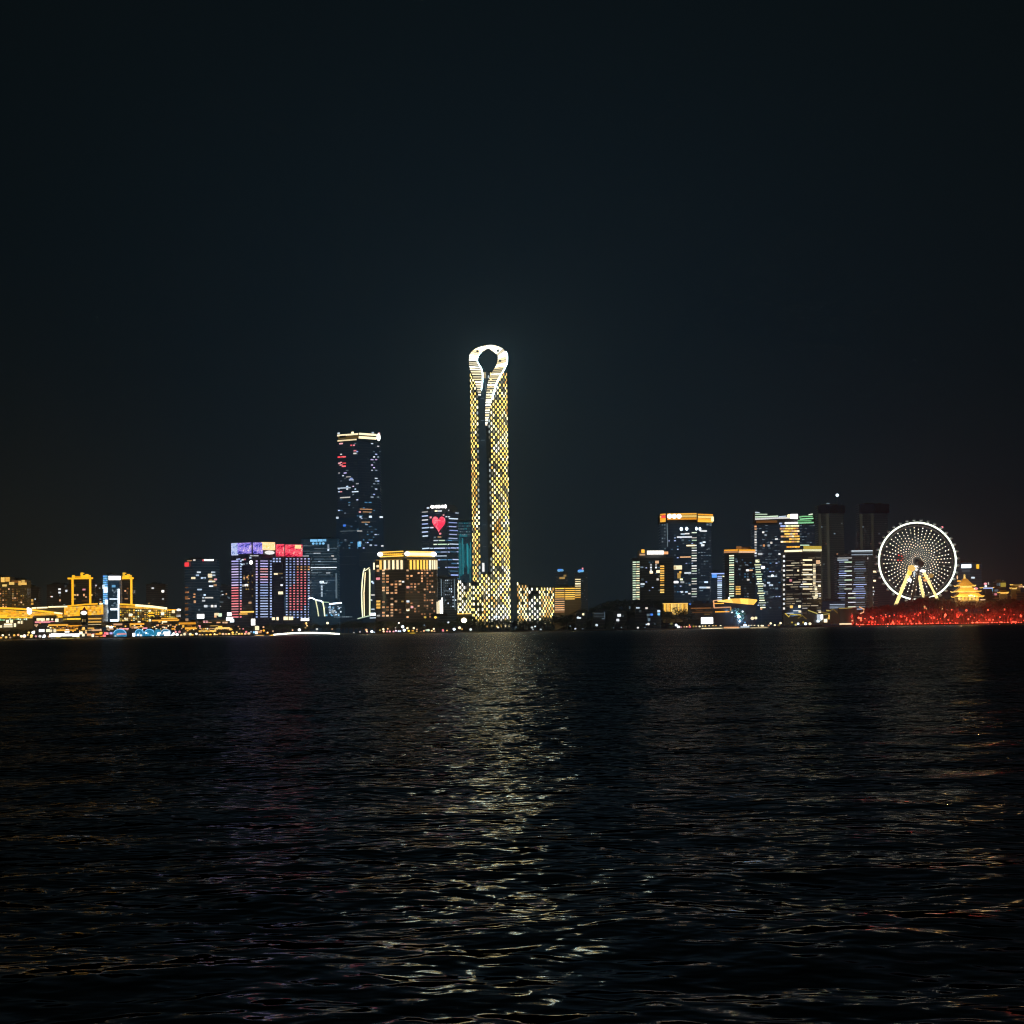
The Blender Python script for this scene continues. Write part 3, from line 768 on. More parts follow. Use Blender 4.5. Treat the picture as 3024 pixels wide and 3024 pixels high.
# apartment tower beside them
B = Bld('apartment_tower', 'slim grey tower with a small red square sign and a white bar on top', 'tower', [(546, 3260), (571, 3240), (641, 3262)], 1652, 'glass_blue', 'concrete', 28, 4)
B.box_px('sign', 'red', 554, 1667, 11, 12, 0, 1.5); B.box_px('roof_light', 'white', 615, 1654, 28, 4.5, 1, 1.4); B.box_px('roof_light', 'red', 599, 1655, 5, 5, 1, 1.4)
B.box_px('roof_light', 'peach', 561, 1656, 12, 2.5, 0, 1); B.box_px('roof_light', 'white_soft', 573, 1654, 6, 4.5, 1, 1)
B.win([(552, 1735 + 11 * k + (k % 3) * 3, 9, 3.5, 'orange_dim') for k in range(9)] + [(553, 1749, 8, 4, 'peach'), (555, 1768, 13, 3.5, 'peach')], face=0)
rs = random.Random(9)
R = [(rs.uniform(574, 636), 1690 + 9 * rs.randint(0, 3), rs.choice([7, 9, 12]), 4.5, rs.choice(['cool', 'cool_dim', 'cream', 'white_soft'])) for _ in range(16)]
R += [(620, 1700, 12, 11, 'cream'), (622, 1712, 8, 5, 'gold_dim'), (600, 1707, 14, 5, 'cool'), (570.5, 1707, 12, 6, 'cream'), (636, 1711, 8, 5, 'pink'), (623, 1731, 12, 4.5, 'white_soft'), (635, 1728, 9, 6, 'peach'), (589, 1741, 13, 4.5, 'cool'),
      (604, 1757, 6, 5, 'cool'), (593, 1757, 6, 5, 'cool_dim'), (617, 1765, 24, 4, 'white_soft'), (600, 1765, 6, 4, 'cool'), (601, 1774, 9, 5, 'white_soft'), (575, 1777, 6, 8, 'peach'), (574, 1755, 6, 4, 'peach'), (573, 1763, 7, 3, 'peach'),
      (607, 1790, 10, 7, 'white_soft'), (616, 1790, 8, 5, 'cool_dim'), (626, 1790, 7, 7, 'white_soft'), (636, 1790, 6, 7, 'white_soft'), (588, 1801, 5, 5, 'cool_dim'), (592, 1820, 21, 13, 'white')]
B.win(R, face=1); B.done()
def dim_block(label, x0, x1, yt, Y, wins, glassm='glass_grey', seed=0, extra=0, cat='building', mats=('cool_dim', 'white_soft', 'peach')):
    B = Bld('apartment_block', label, cat, [(x0, Y), (x1, Y + 6)], yt, glassm, 'dark_concrete', 24, 3.3)
    rs = random.Random(seed + int(x0)); R = list(wins)
    for _ in range(extra): R.append((rs.uniform(x0 + 4, x1 - 4), rs.uniform(yt + 8, 1795), rs.choice([3, 4, 5]), 3, rs.choice(mats)))
    B.win(R); return B.done()
dim_block('dim block in the gap between the slim red sign tower and the violet screen tower', 642, 684, 1732, 3500, [(655, 1746, 5, 3, 'cool_dim'), (652, 1759, 4, 4, 'cool_dim'), (673, 1763, 4, 5, 'cool_dim'), (654, 1778, 12, 3, 'cool_dim')], extra=5)
dim_block('dark apartment block with one column of lit windows beside the gold-outlined tower', 138, 204, 1727, 3420, [(176, 1740, 8, 5, 'white_soft'), (176, 1750, 7, 5, 'white_soft'), (177, 1759, 4, 4, 'cool_dim'), (177, 1773, 5, 6, 'peach'), (196, 1745, 6, 6, 'white_soft'), (194, 1730, 5, 5, 'cool_dim')], 'glass_brown', extra=6)
dim_block('narrow dark block between the gold-outlined tower and the blue-lit tower', 274, 304, 1728, 3420, [(279, 1733, 5, 4, 'peach'), (283, 1729, 5, 4, 'white_soft'), (287, 1755, 5, 4, 'cool_dim'), (296, 1770, 5, 3, 'cool_dim'), (297, 1778, 5, 4, 'peach')], 'glass_brown', extra=3)
dim_block('dark apartment block with three scattered lights behind the golden hall roof', 432, 488, 1726, 3420, [(451, 1737, 7, 4.5, 'white_soft'), (481, 1746, 7, 6, 'white'), (481.5, 1769, 5, 5, 'white_soft'), (440, 1782, 5, 4, 'gold_dim'), (453, 1769, 5, 3, 'cool_dim')], 'glass_brown')
dim_block('low dim block with a lit corner beside the orange-crowned apartments', 74, 112, 1734, 3380, [(83, 1743, 13, 5, 'peach'), (82, 1732.5, 3, 7, 'peach'), (95, 1773, 6, 7, 'gold'), (95, 1783, 7, 6, 'gold')], 'glass_brown', extra=2)

# orange-crowned apartments at the edge
for name_label, x0, x1, yt, sd in (('apartment block with two orange-lit crown bays, its facade warm brown', -30, 31, 1705, 3), ('apartment block with one orange-lit crown bay, stepped down from its twin', 32, 80, 1713, 4)):
    B = Bld('apartment_block', name_label, 'apartment block', [(x0, 3300), (x1, 3310)], yt, 'glass_amber', 'stone', 26, 3.3)
    spots = ((8, 1712, 11, 14), (22, 1711, 13, 13), (13, 1729, 13, 6), (-12, 1712, 13, 14)) if x0 < 0 else ((34, 1723, 15, 8), (58, 1722, 8, 13), (68, 1718, 9, 10), (66, 1724, 24, 7))
    for q in spots: B.box_px('crown_light', 'gold', *q, proud=1.2)
    B.box_px('cornice', 'orange_dim', (x0 + x1) / 2, yt + 5, (x1 - x0) * .9, 7, 0, .7)
    B.grid(x0 + 6, x1 - 5, 7, 1740, 1792, 9, 4, 4, .45, ['orange_dim', 'orange_dim', 'gold_dim', 'peach'], seed=sd); B.done()

# two towers outlined in gold light, bridged by nothing but their style
def gold_frame(label, x0, x1, posts, Y, wins):
    B = Bld('outlined_tower', label, 'tower', [(x0 + 3, Y), (x1 - 3, Y + 4)], 1707, 'glass_brown', 'dark_concrete', 26, 3.4)
    ym = 1707
    for px in posts: B.box_px('outline_post', 'strip_gold', px, 1749 - SLOPE * (px - 240) * 0, 6.2, 78, 0, 1.2)
    w = x1 - x0; xm = (x0 + x1) / 2
    B.box_px('crown_band', 'strip_gold', xm, 1708, w + 2, 5, 0, 2.0, 2); B.box_px('crown_band', 'yellow', xm + 3, 1703, w * .72, 3, 0, 1.4, 2)
    for dx, y, ww, hh in ((-.28, 1703, 8, 9), (.06, 1697, 7, 12), (.1, 1693, 9, 3), (.27, 1699, 9, 7), (.18, 1702, 22, 7), (.36, 1702, 9, 7)): B.box_px('crown_ornament', 'yellow', xm + dx * w, y, ww, hh, 0, 1.8, 2)
    B.win(wins); return B.done()
gold_frame('brown tower outlined by two gold posts and a gold crown, standing clear', 201, 274, (214.5, 266.5), 3260, [(248, 1741, 9, 5, 'pink'), (229, 1757, 5, 6, 'peach'), (221, 1757, 6, 4, 'gold'), (221, 1729, 4, 8, 'gold_dim'), (248, 1757, 4, 7, 'peach'), (254, 1763, 5, 5, 'peach'), (250, 1774, 18, 5, 'orange_dim'), (221, 1769, 5, 5, 'gold_dim'), (271, 1757, 4, 5, 'gold')])
gold_frame('gold-crowned tower half hidden behind the blue-lit tower, one gold post showing', 330, 394, (388,), 3260, [(370, 1745, 5, 5, 'peach'), (376, 1751, 4, 8, 'orange_dim'), (373, 1768, 10, 4, 'peach'), (377, 1738, 5, 5, 'orange_dim')])

# blue-lit slab
B = Bld('blue_lit_tower', 'tower washed in blue light with a white sign and a white frame line', 'tower', [(303, 3190), (321, 3186), (352, 3194)], 1698, 'glass_lit_blue', 'dark_steel', 24, 4)
B.win([(307 + 4.4 * (i % 3), 1702 + 6 * (i // 3), 4, 4.6, 'sky_blue' if (i * 5) % 7 else 'blue') for i in range(54)], 'panel', 0, .5)
for q in ((313, 1742, 10, 16, 'cool_bright'), (307, 1733, 6, 12, 'cool'), (315, 1778, 7, 14, 'cool_bright'), (311, 1795, 14, 14, 'cool_bright'), (314, 1806, 12, 10, 'cool_bright')): B.box_px('bright_panel', q[4], *q[:4], face=0, proud=1.1)
B.box_px('sign', 'white', 337, 1707, 34, 12, 1, 2.0, 2)
B.box_px('frame_light', 'cool_bright', 349.5, 1786, 5, 94, 1, 1.4)
for y, x0 in ((1769, 323), (1799, 326), (1832, 325)): B.box_px('frame_light', 'cool_bright' if y > 1790 else 'cool', (x0 + 349) / 2, y, 349 - x0, 6 if y > 1790 else 4, 1, 1.2)
for y0, y1 in ((1737, 1765), (1773, 1795), (1803, 1827)): B.box_px('dark_screen', 'glass_teal', 335, (y0 + y1) / 2, 22, y1 - y0, 1, .7)
B.box_px('window', 'sky_blue', 335, 1731, 10, 7, 1, 1); rs = random.Random(2)
B.win([(rs.uniform(327, 345), rs.choice([rs.uniform(1740, 1762), rs.uniform(1776, 1792)]), 4, 3, 'cool_dim') for _ in range(24)], 'window', 1, 1.4); B.done()

# hotel with the gold crown
B = Bld('hotel', 'broad square hotel with a glowing gold crown, lit fins under the roof and amber windows', 'hotel', [(1108, 3110), (1196, 3075), (1290, 3120)], 1650, 'glass_brown', 'dark_concrete', 45, 3.9)
cr = MB(); cpx = [(1121, 3112), (1196, 3082), (1282, 3122)]
P3 = [Vector((xof(a, 1645, Y), Y)) for a, Y in cpx]; cr.prism(P3 + [Vector((P3[-1].x, 3150)), Vector((P3[0].x, 3150))], B.ztop, zof(1196, 1629, 3090)); B.part('crown', cr, 'dark_concrete')
for f, xa, xb, m_, ya in ((0, 1124, 1193, 'gold_bright', 1630), (0, 1124, 1193, 'gold', 1637), (0, 1124, 1193, 'gold_bright', 1643), (1, 1200, 1276, 'strip_white', 1637), (1, 1200, 1280, 'gold_bright', 1630), (1, 1200, 1280, 'gold_bright', 1643)):
    B.box_px('crown_light', m_, (xa + xb) / 2, ya - .4, xb - xa, 9 if m_ == 'strip_white' else 3.4, f, 1.5 if m_ != 'strip_white' else 2.2)
for i in range(9): B.box_px('crown_bay', 'strip_gold', 1137 + 6.2 * i, 1637, 3.6, 4.4, 0, 2.0)
for x, y, f in ((1128, 1637, 0), (1197, 1635.5, 1), (1275, 1637, 1)):
    c_, sz_, rz_ = B.spec(x, y, 13, 14, f, 4, 5); B.unit('crown_lamp', 'white', c_, (sz_[0], sz_[0], sz_[2]), 0, 'ball')
for x in (1126, 1138.5, 1151, 1163.5, 1176, 1188): B.box_px('lit_fin', 'cream' if x > 1126 else 'gold_bright', x, 1668 - (x - 1157) * .015, 5.2, 27, 0, 1.6)  # fins glow through their material to imitate floodlit columns
for x in (1211, 1221.5, 1231.5, 1241.5, 1250.5, 1259, 1267.5, 1275, 1281.5, 1287.5): B.box_px('lit_fin', 'gold_bright' if x < 1262 else 'cream', x, 1668, 4.8 - (x - 1211) * .02, 27, 1, 1.6)
B.box_px('cornice', 'gold_dim', 1150, 1653, 76, 3, 0, 1); B.box_px('cornice', 'gold_dim', 1245, 1653, 86, 3, 1, 1)
B.win([(1116, 1672, 7, 7, 'cream'), (1117, 1685, 7, 7, 'peach'), (1117, 1709, 11, 7, 'pink'), (1105, 1672, 4, 20, 'cream')], face=0)
W0 = {1133: [1684, 1693, 1701, 1709, 1718, 1735, 1743, 1777, 1793, 1809, 1818], 1145: [1681, 1700, 1709, 1718, 1735, 1743, 1751, 1793, 1801, 1818], 1158: [1726, 1751, 1768, 1785, 1793, 1801, 1809, 1818], 1170: [1717, 1726, 1734, 1743, 1751, 1776, 1801], 1182: [1717, 1726, 1801, 1809], 1196: []}
L0 = [(x, y - (x - 1157) * .015, 7, 5, random.choice(['peach', 'peach', 'peach', 'peach_dim'])) for x, yy in W0.items() for y in yy]
L0 += [(1118, 1776, 11, 6, 'gold'), (1118, 1785, 11, 6, 'gold'), (1118, 1794, 11, 6, 'gold'), (1118, 1818, 9, 5, 'white_soft'), (1189, 1776, 6, 5, 'gold_dim'), (1191, 1718, 6, 5, 'white_soft')]
B.win(L0, face=0)
L1 = []
cols = (1203, 1214.5, 1225, 1235.5, 1245.5, 1253.5, 1261.5, 1269.5, 1276, 1282)
rs = random.Random(31)
dens = lambda i, j: (.55 if 3 <= i <= 8 else .32) * (.25 if 9 <= j <= 10 and i < 4 else 1) * (.9 if j < 19 else .3)
for i, x in enumerate(cols):
    for j in range(18):
        if rs.random() < dens(i, j): L1.append((x, 1684 + 8.1 * j - (x - 1245) * .012, 5.8 - i * .22, 4.9, rs.choice(['peach', 'peach_dim', 'peach_dim', 'peach_dim'] if i > 3 else ['peach', 'peach', 'peach_dim', 'peach_dim'])))
L1 += [(1204, 1734, 8, 7, 'pink'), (1204, 1776, 8, 6, 'white_soft'), (1204, 1801, 8, 7, 'cream'), (1216, 1793, 7, 6, 'pink')]
B.win(L1, face=1); B.done()

# leaf-shaped glass building beside the hotel
cx = xof(1080, 1760, 3095)
lf = Thing('leaf_building', 'tall leaf-shaped building edged with pale yellow light strips, standing against the hotel', 'building', (cx, 3095, GZ))
b_ = MB()
edge_l = [(1071, 1822), (1069, 1790), (1068, 1750), (1070, 1715), (1073, 1690), (1077, 1678)]
edge_r = [(1092, 1820), (1092, 1790), (1092, 1750), (1092, 1715), (1092, 1695), (1091, 1680)]
for (a, c), (d, e_) in zip(zip(edge_l, edge_r), zip(edge_l[1:], edge_r[1:])):
    q = [at(*a, 3095), at(*c, 3098), at(*e_, 3098), at(*d, 3095)]
    b_.hexa([tuple(v) for v in q] + [tuple(v + Vector((0, 14, 0))) for v in q])
lf.part('facade', b_, ['glass_olive'])
def strip(th, name, pts, Y, r, mat, dy=0):
    b = MB(); b.tube([at(x, y, Y) + Vector((0, dy, 0)) for x, y in pts], r, 6); return th.part(name, b, mat)
strip(lf, 'light_strip', edge_l, 3095, .8, 'lime_white', -.6); strip(lf, 'light_strip', edge_r, 3095, .9, 'lime_white', -.2)
strip(lf, 'light_strip', [(1077, 1686), (1091, 1676)], 3095, .7, 'lime_white', -.6)
strip(lf, 'light_strip', [(1076, 1820), (1075, 1750), (1079, 1690)], 3095, .7, 'cream', -1.2)
b_ = MB(); q = [at(1093, 1823, 3100), at(1107, 1823, 3104), at(1107, 1684, 3104), at(1093, 1684, 3100)]
b_.hexa([tuple(v) for v in q] + [tuple(v + Vector((0, 14, 0))) for v in q]); lf.part('glass_slab', b_, ['glass_blue'])
for x, y, w, h, m_ in ((1101, 1757, 11, 4, 'white_soft'), (1099, 1718, 6, 5, 'cool'), (1097, 1772, 5, 4, 'white_soft'), (1101, 1799, 10, 3, 'cool'), (1101, 1814, 16, 8, 'cool_bright'), (1102, 1722, 5, 5, 'cool')):
    lf.unit('window', m_, at(x, y, 3098), (w * .487, .6, h * .487))
strip(lf, 'canopy', [(1056, 1827), (1080, 1821), (1094, 1818)], 3088, .9, 'green_white'); strip(lf, 'canopy', [(1092, 1825), (1110, 1824)], 3088, 1.0, 'cool')

# round-topped tower with the heart
B = Bld('office_tower', 'round-topped tower striped with white light, a big red heart on its face', 'office tower', [(1247, 3415), (1270, 3398), (1320, 3396), (1353, 3420)], 1512, 'glass_navy', 'dark_steel', 40, 4.1)
cp = MB(); n = 10
for k in range(n):
    t0, t1 = k / n, (k + 1) / n
    hw = lambda t: 52 - 14 * t ** 2.2
    zz = [zof(1300, 1512 - 22 * t, 3400) for t in (t0, t1)]
    xa, xb = xof(1300 - hw(t0), 1505, 3400), xof(1300 + hw(t0), 1505, 3400)
    cp.prism([(xa, 3418), (xa + 12, 3400), (xb - 12, 3400), (xb, 3418), (xb, 3450), (xa, 3450)], zz[0], zz[1])
B.part('crown', cp, 'glass_grey')
for x, w in ((1278, 14), (1290, 10), (1297, 8), (1308, 12), (1316, 8)): B.unit('sign', 'white', *B.spec(x, 1496.5 - (x - 1295) * .03, w, 10 + (x % 3), 1, 3, 2), kind='ball')
B.box_px('sign', 'white', 1295, 1497, 44, 6, 1, 2.4, 1); B.box_px('roof_light', 'cool', 1267, 1500, 6, 5, 0, 2)
hb = MB()
pts = []
for k in range(48):
    a = 6.2832 * k / 48
    hx_ = 16 * math.sin(a) ** 3; hy_ = 13 * math.cos(a) - 5 * math.cos(2 * a) - 2 * math.cos(3 * a) - math.cos(4 * a)
    pts.append((1295.5 + hx_ * 1.22, 1545 - hy_ * 1.66))
fr = [at(x, y, 3393) for x, y in pts]; bk = [v + Vector((0, 3, 0)) for v in fr]
hb.face([tuple(v) for v in fr]); hb.face([tuple(v) for v in reversed(bk)])
for k in range(48): j = (k + 1) % 48; hb.face([tuple(fr[k]), tuple(bk[k]), tuple(bk[j]), tuple(fr[j])])
B.part('heart_sign', hb, 'screen_heart')
rs = random.Random(17); L = {0: [], 1: [], 2: []}
def stripe(x0, x1, y, m_):
    for f, (a, c) in enumerate(((1247, 1270), (1270, 1320), (1320, 1353))):
        lo_, hi_ = max(x0, a + .5), min(x1, c - .5)
        if hi_ - lo_ > 1.5: L[f].append(((lo_ + hi_) / 2, y, hi_ - lo_, 3.2, m_))
for j in range(6):
    y = 1512 + 11.8 * j
    stripe(1248, 1265, y, rs.choice(['cool', 'ice', 'white_soft'])); stripe(1323 + rs.uniform(0, 4), 1353 - rs.uniform(0, 8), y + 20 - j * .2, rs.choice(['ice', 'cool', 'ice']))
for x0, x1, y in ((1322, 1349, 1508), (1343, 1354, 1515), (1316, 1327, 1526), (1248, 1279, 1558.5), (1250, 1265, 1583)): stripe(x0, x1, y, 'cool')
for j in range(11):
    y = 1596 + 11.4 * j; x = 1249
    while x < 1352:
        w = rs.uniform(10, 34)
        if rs.random() < .8: stripe(x, min(x + w, 1352), y - (x - 1300) * SLOPE, rs.choice(['green_white', 'cool', 'ice', 'sky_dim'] if x < 1310 else ['cool', 'ice', 'ice', 'sky_dim']))
        x += w + 2
for f in L: B.win(L[f], 'light_strip', f, 1.2)
B.win([(1288, 1509, 8, 4, 'cream'), (1299, 1509, 12, 4, 'white_soft'), (1293, 1516, 16, 3, 'cool_dim'), (1284, 1587, 6, 4, 'cool_dim'), (1298, 1586, 11, 4, 'peach'), (1272, 1528, 6, 5, 'pink'), (1276, 1558, 9, 4, 'pink'), (1310, 1521, 5, 4, 'pink'), (1300, 1576, 6, 5, 'rose')], face=1)
B.done()
B = Bld('glass_tower', 'teal-lit glass block half hidden by the tall tower', 'office building', [(1351, 3560), (1396, 3565)], 1540, 'glass_teal', 'dark_steel', 30, 4.2)
rs = random.Random(6)
B.win([(1356 + 5.2 * (i % 7) + rs.uniform(-1, 1), 1545 + 8.5 * (i // 7), 3.2, 3, 'cool_dim' if rs.random() < .6 else 'teal') for i in range(35)])
B.win([(1353.5 + 3.3 * k, 1596 + rs.uniform(0, 14) + (98 - 0) / 2 * rs.uniform(.55, 1.1), rs.choice([1.6, 2.2, 2.8]), rs.uniform(50, 120), 'teal') for k in range(12)] + [(1368, 1583, 24, 3, 'teal'), (1358, 1600, 3, 34, 'teal'), (1388, 1690, 3, 90, 'teal'), (1381, 1660, 2.5, 70, 'teal')], 'light_strip', 0, .8); B.done()
B = Bld('office_building', 'low grey-blue block of dotted windows under the heart tower', 'office building', [(1284, 3240), (1350, 3250)], 1706, 'glass_grey', 'concrete', 24, 3.7)
B.grid(1316, 1333, 4, 1714, 1756, 6, 3, 3.6, .8, ['cool_dim', 'cool_dim', 'cool'], seed=5); B.grid(1316, 1345, 5, 1763, 1800, 5, 3.2, 3.6, .5, ['cool_dim', 'cool_dim', 'cool'], seed=6)
B.win([(1324, 1745, 26, 2.5, 'cool_dim'), (1303, 1735, 2.4, 50, 'cool_dim'), (1311, 1750, 2.0, 70, 'cool_dim'), (1342, 1752, 2.2, 86, 'cool_dim')]); B.done()
fx = xof(1298, 1790, 3090)
fn = Thing('lit_fins', 'four bright cream fins rising in height at the foot of the hotel', 'light sculpture', (fx, 3090, GZ))
for x, y0, w in ((1291, 1777, 3), (1296, 1774, 4.4), (1301, 1772, 4.4), (1306, 1765, 4)): fn.unit('fin', 'cream' if x < 1300 else 'white', at(x, (y0 + 1812) / 2, 3090), (w * .487, 1.2, (1812 - y0) * .487))
fn.unit('plinth', 'dark_concrete', at(1298, 1816, 3090), (24, 4, 4))

# white-roofed pavilion
px0 = xof(945, 1790, 3110)
pv = Thing('pavilion', 'dark pavilion under swooping white roof lines beside the dotted tower', 'pavilion', (px0, 3110, GZ))
strip(pv, 'roof_light', [(911, 1768), (917, 1765), (924, 1767), (931, 1771), (938, 1773), (947, 1774), (952, 1778)], 3110, 1.0, 'cool_bright'); strip(pv, 'roof_light', [(953, 1778), (972, 1779)], 3110, .8, 'green_white'); strip(pv, 'roof_light', [(972, 1784), (990, 1782), (1009, 1780)], 3110, 1.3, 'cool_bright')
strip(pv, 'leg', [(932, 1772), (937, 1795), (941, 1820)], 3108, .8, 'lime_white'); strip(pv, 'leg', [(953, 1776), (957, 1798), (959, 1820)], 3108, .8, 'lime_white')
b_ = MB(); q0 = [at(912, 1822, 3112), at(1016, 1822, 3112), at(1014, 1785, 3112), at(972, 1787, 3112), at(935, 1776, 3112), at(913, 1772, 3112)]
b_.face([tuple(v) for v in q0]); b_.face([tuple(v + Vector((0, 18, 0))) for v in reversed(q0)])
for k in range(6): j = (k + 1) % 6; b_.face([tuple(q0[k]), tuple(q0[k] + Vector((0, 18, 0))), tuple(q0[j] + Vector((0, 18, 0))), tuple(q0[j])])
pv.part('hall', b_, ['glass_teal']); rs = random.Random(13)
for _ in range(34):
    x = rs.gauss(985, 14); x = min(1012, max(962, x)); pv.unit('window', rs.choice(['sky_blue', 'cool', 'cool_dim', 'cool']), at(x, rs.uniform(1790, 1818), 3110), (rs.uniform(1.2, 3), .6, rs.uniform(1, 3)))
for x in range(988, 1040, 5): pv.unit('window', 'cool_dim', at(x, 1822 - SLOPE * (x - 1000), 3109), (2.0, .6, 1.6))
# ------------------------------------------------------------------ right of the tall tower
B = Bld('office_building', 'gold-striped office block joined to the lattice podium', 'office building', [(1638, 3420), (1668, 3418), (1714, 3424)], 1733, 'glass_amber', 'dark_steel', 30, 4)
tb = MB(); xa, xb = xof(1697, 1730, 3422), xof(1716, 1730, 3422); tb.box(((xa + xb) / 2, 3434, (zof(1706, 1706, 3422) + GZ) / 2), (xb - xa, 20, zof(1706, 1706, 3422) - GZ)); B.part('stair_tower', tb, 'glass_olive')
for j in range(12):
    y = 1738 + 6.2 * j
    B.box_px('light_strip', 'gold_bright' if j in (0, 2, 3, 4) else 'peach', 1653, y + (0 if j < 6 else 1), 28, 2.8, 0, .8)
    if j < 6: B.box_px('light_strip', 'gold_bright', 1683, y - .3, 28, 2.8, 1, .8)
for j in range(9): B.box_px('light_strip', 'cream' if j < 4 else 'gold', 1706, 1711 + 6.6 * j, 16, 2.7, 1, 1.5)
B.done()
for label, x0, x1, yt, sx in (('far dim tower under a blue rooftop sign behind the gold-striped offices', 1641, 1678, 1690, 1654), ('far dim tower with a blue sign and tiny red light above the stair tower', 1699, 1736, 1692, 1714)):
    B = Bld('office_tower', label, 'office tower', [(x0, 3900), (x1, 3906)], yt, 'glass_grey', 'dark_steel', 28, 4)
    for dx, dy, w, h in ((-4, -4, 10, 8), (4, -5, 12, 8), (0, -6, 18, 6)): B.unit('sign', 'sky_blue' if w < 18 else 'blue', *B.spec(sx + dx, yt - 1 + dy, w, h, 0, 1.5, 1.5), kind='ball')
    if sx > 1700: B.box_px('warning_light', 'pink', 1720, 1679, 4, 5, 0, 1)
    else: B.win([(1660, 1707, 16, 6, 'gold_dim'), (1668, 1700, 8, 6, 'gold_dim')])
    B.grid(x0 + 4, x1 - 4, 6, yt + 14, 1780, 9, 3.5, 2.5, .25, ['cool_dim'], seed=int(sx)); B.done()

B = Bld('office_building', 'shorter tower with a bright white sign, its edge lined by a ladder of windows', 'office tower', [(1867, 3330), (1893, 3322), (1950, 3330), (1990, 3336)], 1648, 'glass_black', 'dark_concrete', 34, 3.9)
tb = MB(); xa, xb = xof(1887, 1700, 3326), xof(1969, 1700, 3326); tb.box(((xa + xb) / 2, 3342, (zof(1930, 1625, 3326) + B.ztop) / 2), (xb - xa, 26, zof(1930, 1625, 3326) - B.ztop)); B.part('penthouse', tb, 'dark_concrete')
B.box_px('sign', 'white', 1933, 1632, 48, 11, 1, 4, 2); B.box_px('roof_light', 'orange', 1897, 1628, 9, 10, 1, 3); B.box_px('roof_light', 'peach', 1895, 1638, 16, 5, 1, 3); B.box_px('roof_light', 'peach', 1965, 1633, 12, 8, 2, 3)
for j in range(17):
    y = 1660 + 6.85 * j
    B.win([(1873.5, y, 9, 3, 'green_white'), (1884.5, y - .2, 9, 3, 'cream' if j % 3 else 'green_white')], 'window', 0, .6)
B.win([(1917 + 5 * k, 1668 + 8 * j, 5, 5, 'white_soft') for k, j in ((1, 0), (4, 0), (1, 1), (1, 2), (4, 1))] + [(1940, 1660, 10, 8, 'peach'), (1923, 1690, 9, 7, 'cream'), (1943, 1688, 10, 8, 'cream'), (1942, 1711, 7, 6, 'white_soft'), (1897, 1725, 12, 5, 'cool'), (1897, 1711, 7, 6, 'cool_dim'), (1895, 1675, 9, 4, 'cool_dim'), (1896, 1732, 9, 4, 'cool_dim')], 'window', 1, .7)
B.grid(1899, 1946, 6, 1660, 1760, 13, 4.5, 2.4, .2, ['sky_dim', 'cool_dim', 'ice'], 1, seed=74)
for j in range(12): B.win([(1955, 1672 + 7 * j, 12, 4 if j not in (7, 9) else 2, 'gold' if j not in (7, 9) else 'gold_dim')], 'window', 2, .7)
B.done()
B = Bld('office_tower', 'dark tower crowned by a thick orange band with a white three-part sign', 'office tower', [(1952, 3460), (1969, 3448), (2058, 3446), (2103, 3470)], 1543, 'glass_navy', 'dark_steel', 40, 4.3)
tb = MB(); tb.prism([p + (p - B.c).normalized() * 1.2 for p in B.poly], B.ztop - 1, zof(2020, 1518, 3450)); B.part('crown', tb, 'dark_paint')
for f, xa, xb in ((0, 1953, 1968), (1, 1970, 2057), (2, 2059, 2102)):
    xm = (xa + xb) / 2; w = xb - xa; yo = (0 if f == 0 else -1 if f == 1 else 1.5) - SLOPE * (xm - 2020) * .4
    B.box_px('crown_light', 'orange', xm, 1519 + yo, w, 4.5, f, 2); B.box_px('crown_light', 'gold', xm, 1526 + yo, w, 6, f, 2.4); B.box_px('crown_light', 'orange', xm, 1533 + yo, w, 6, f, 2)
    if f != 1: B.box_px('crown_light', 'orange', xm, 1539 + yo * .6, w, 5, f, 2)
for x in (1977, 1991, 2005): B.unit('sign', 'white', *B.spec(x, 1525, 14, 14, 1, 5, 3), kind='ball')
B.box_px('sign', 'red', 1966, 1526, 10, 7, 0, 5, 2); B.box_px('crown_light', 'cream', 2100, 1533, 6, 14, 2, 3)
for x, w in ((2012, 9), (2028, 9), (2056.5, 7)): B.unit('beacon', 'cool_bright', *B.spec(x, 1562 - (x - 2012) * .02, w, 11, 1, 1.5, 3), kind='ball')
B.unit('beacon', 'cool_bright', *B.spec(2065, 1562, 7, 10, 2, 1.5, 3), kind='ball')
for j in range(26):
    if j not in (1, 4, 12, 17, 21): B.win([(2050, 1573 + 7.55 * j, 15, 2.8, 'white_soft' if j % 3 else 'green_white')], 'window', 1, .8)
rs = random.Random(41)
B.win([(2021, 1586, 44, 4.5, 'white_soft'), (2016, 1577, 12, 3, 'cool'), (2029, 1576, 14, 4, 'white_soft'), (2016, 1595, 7, 5, 'cool_dim'), (2040, 1611, 26, 4, 'cream'), (2024, 1645, 32, 3, 'peach'), (2002, 1676, 24, 12, 'cream'), (1990, 1677, 14, 9, 'gold_dim'), (1977, 1675, 16, 8, 'gold_dim'),
       (2005, 1700, 10, 16, 'gold_dim'), (2009, 1690, 6, 6, 'gold'), (1995, 1719, 16, 6, 'white'), (2015, 1719, 11, 6, 'white_soft'), (2031, 1692, 20, 5, 'cool'), (2037, 1727, 6, 5, 'white_soft'), (2014, 1748, 7, 5, 'white_soft'), (2027, 1748, 8, 4, 'cool'), (2036, 1753, 7, 4, 'white_soft'), (2012, 1711, 8, 5, 'lime_white')], face=1, proud=1)
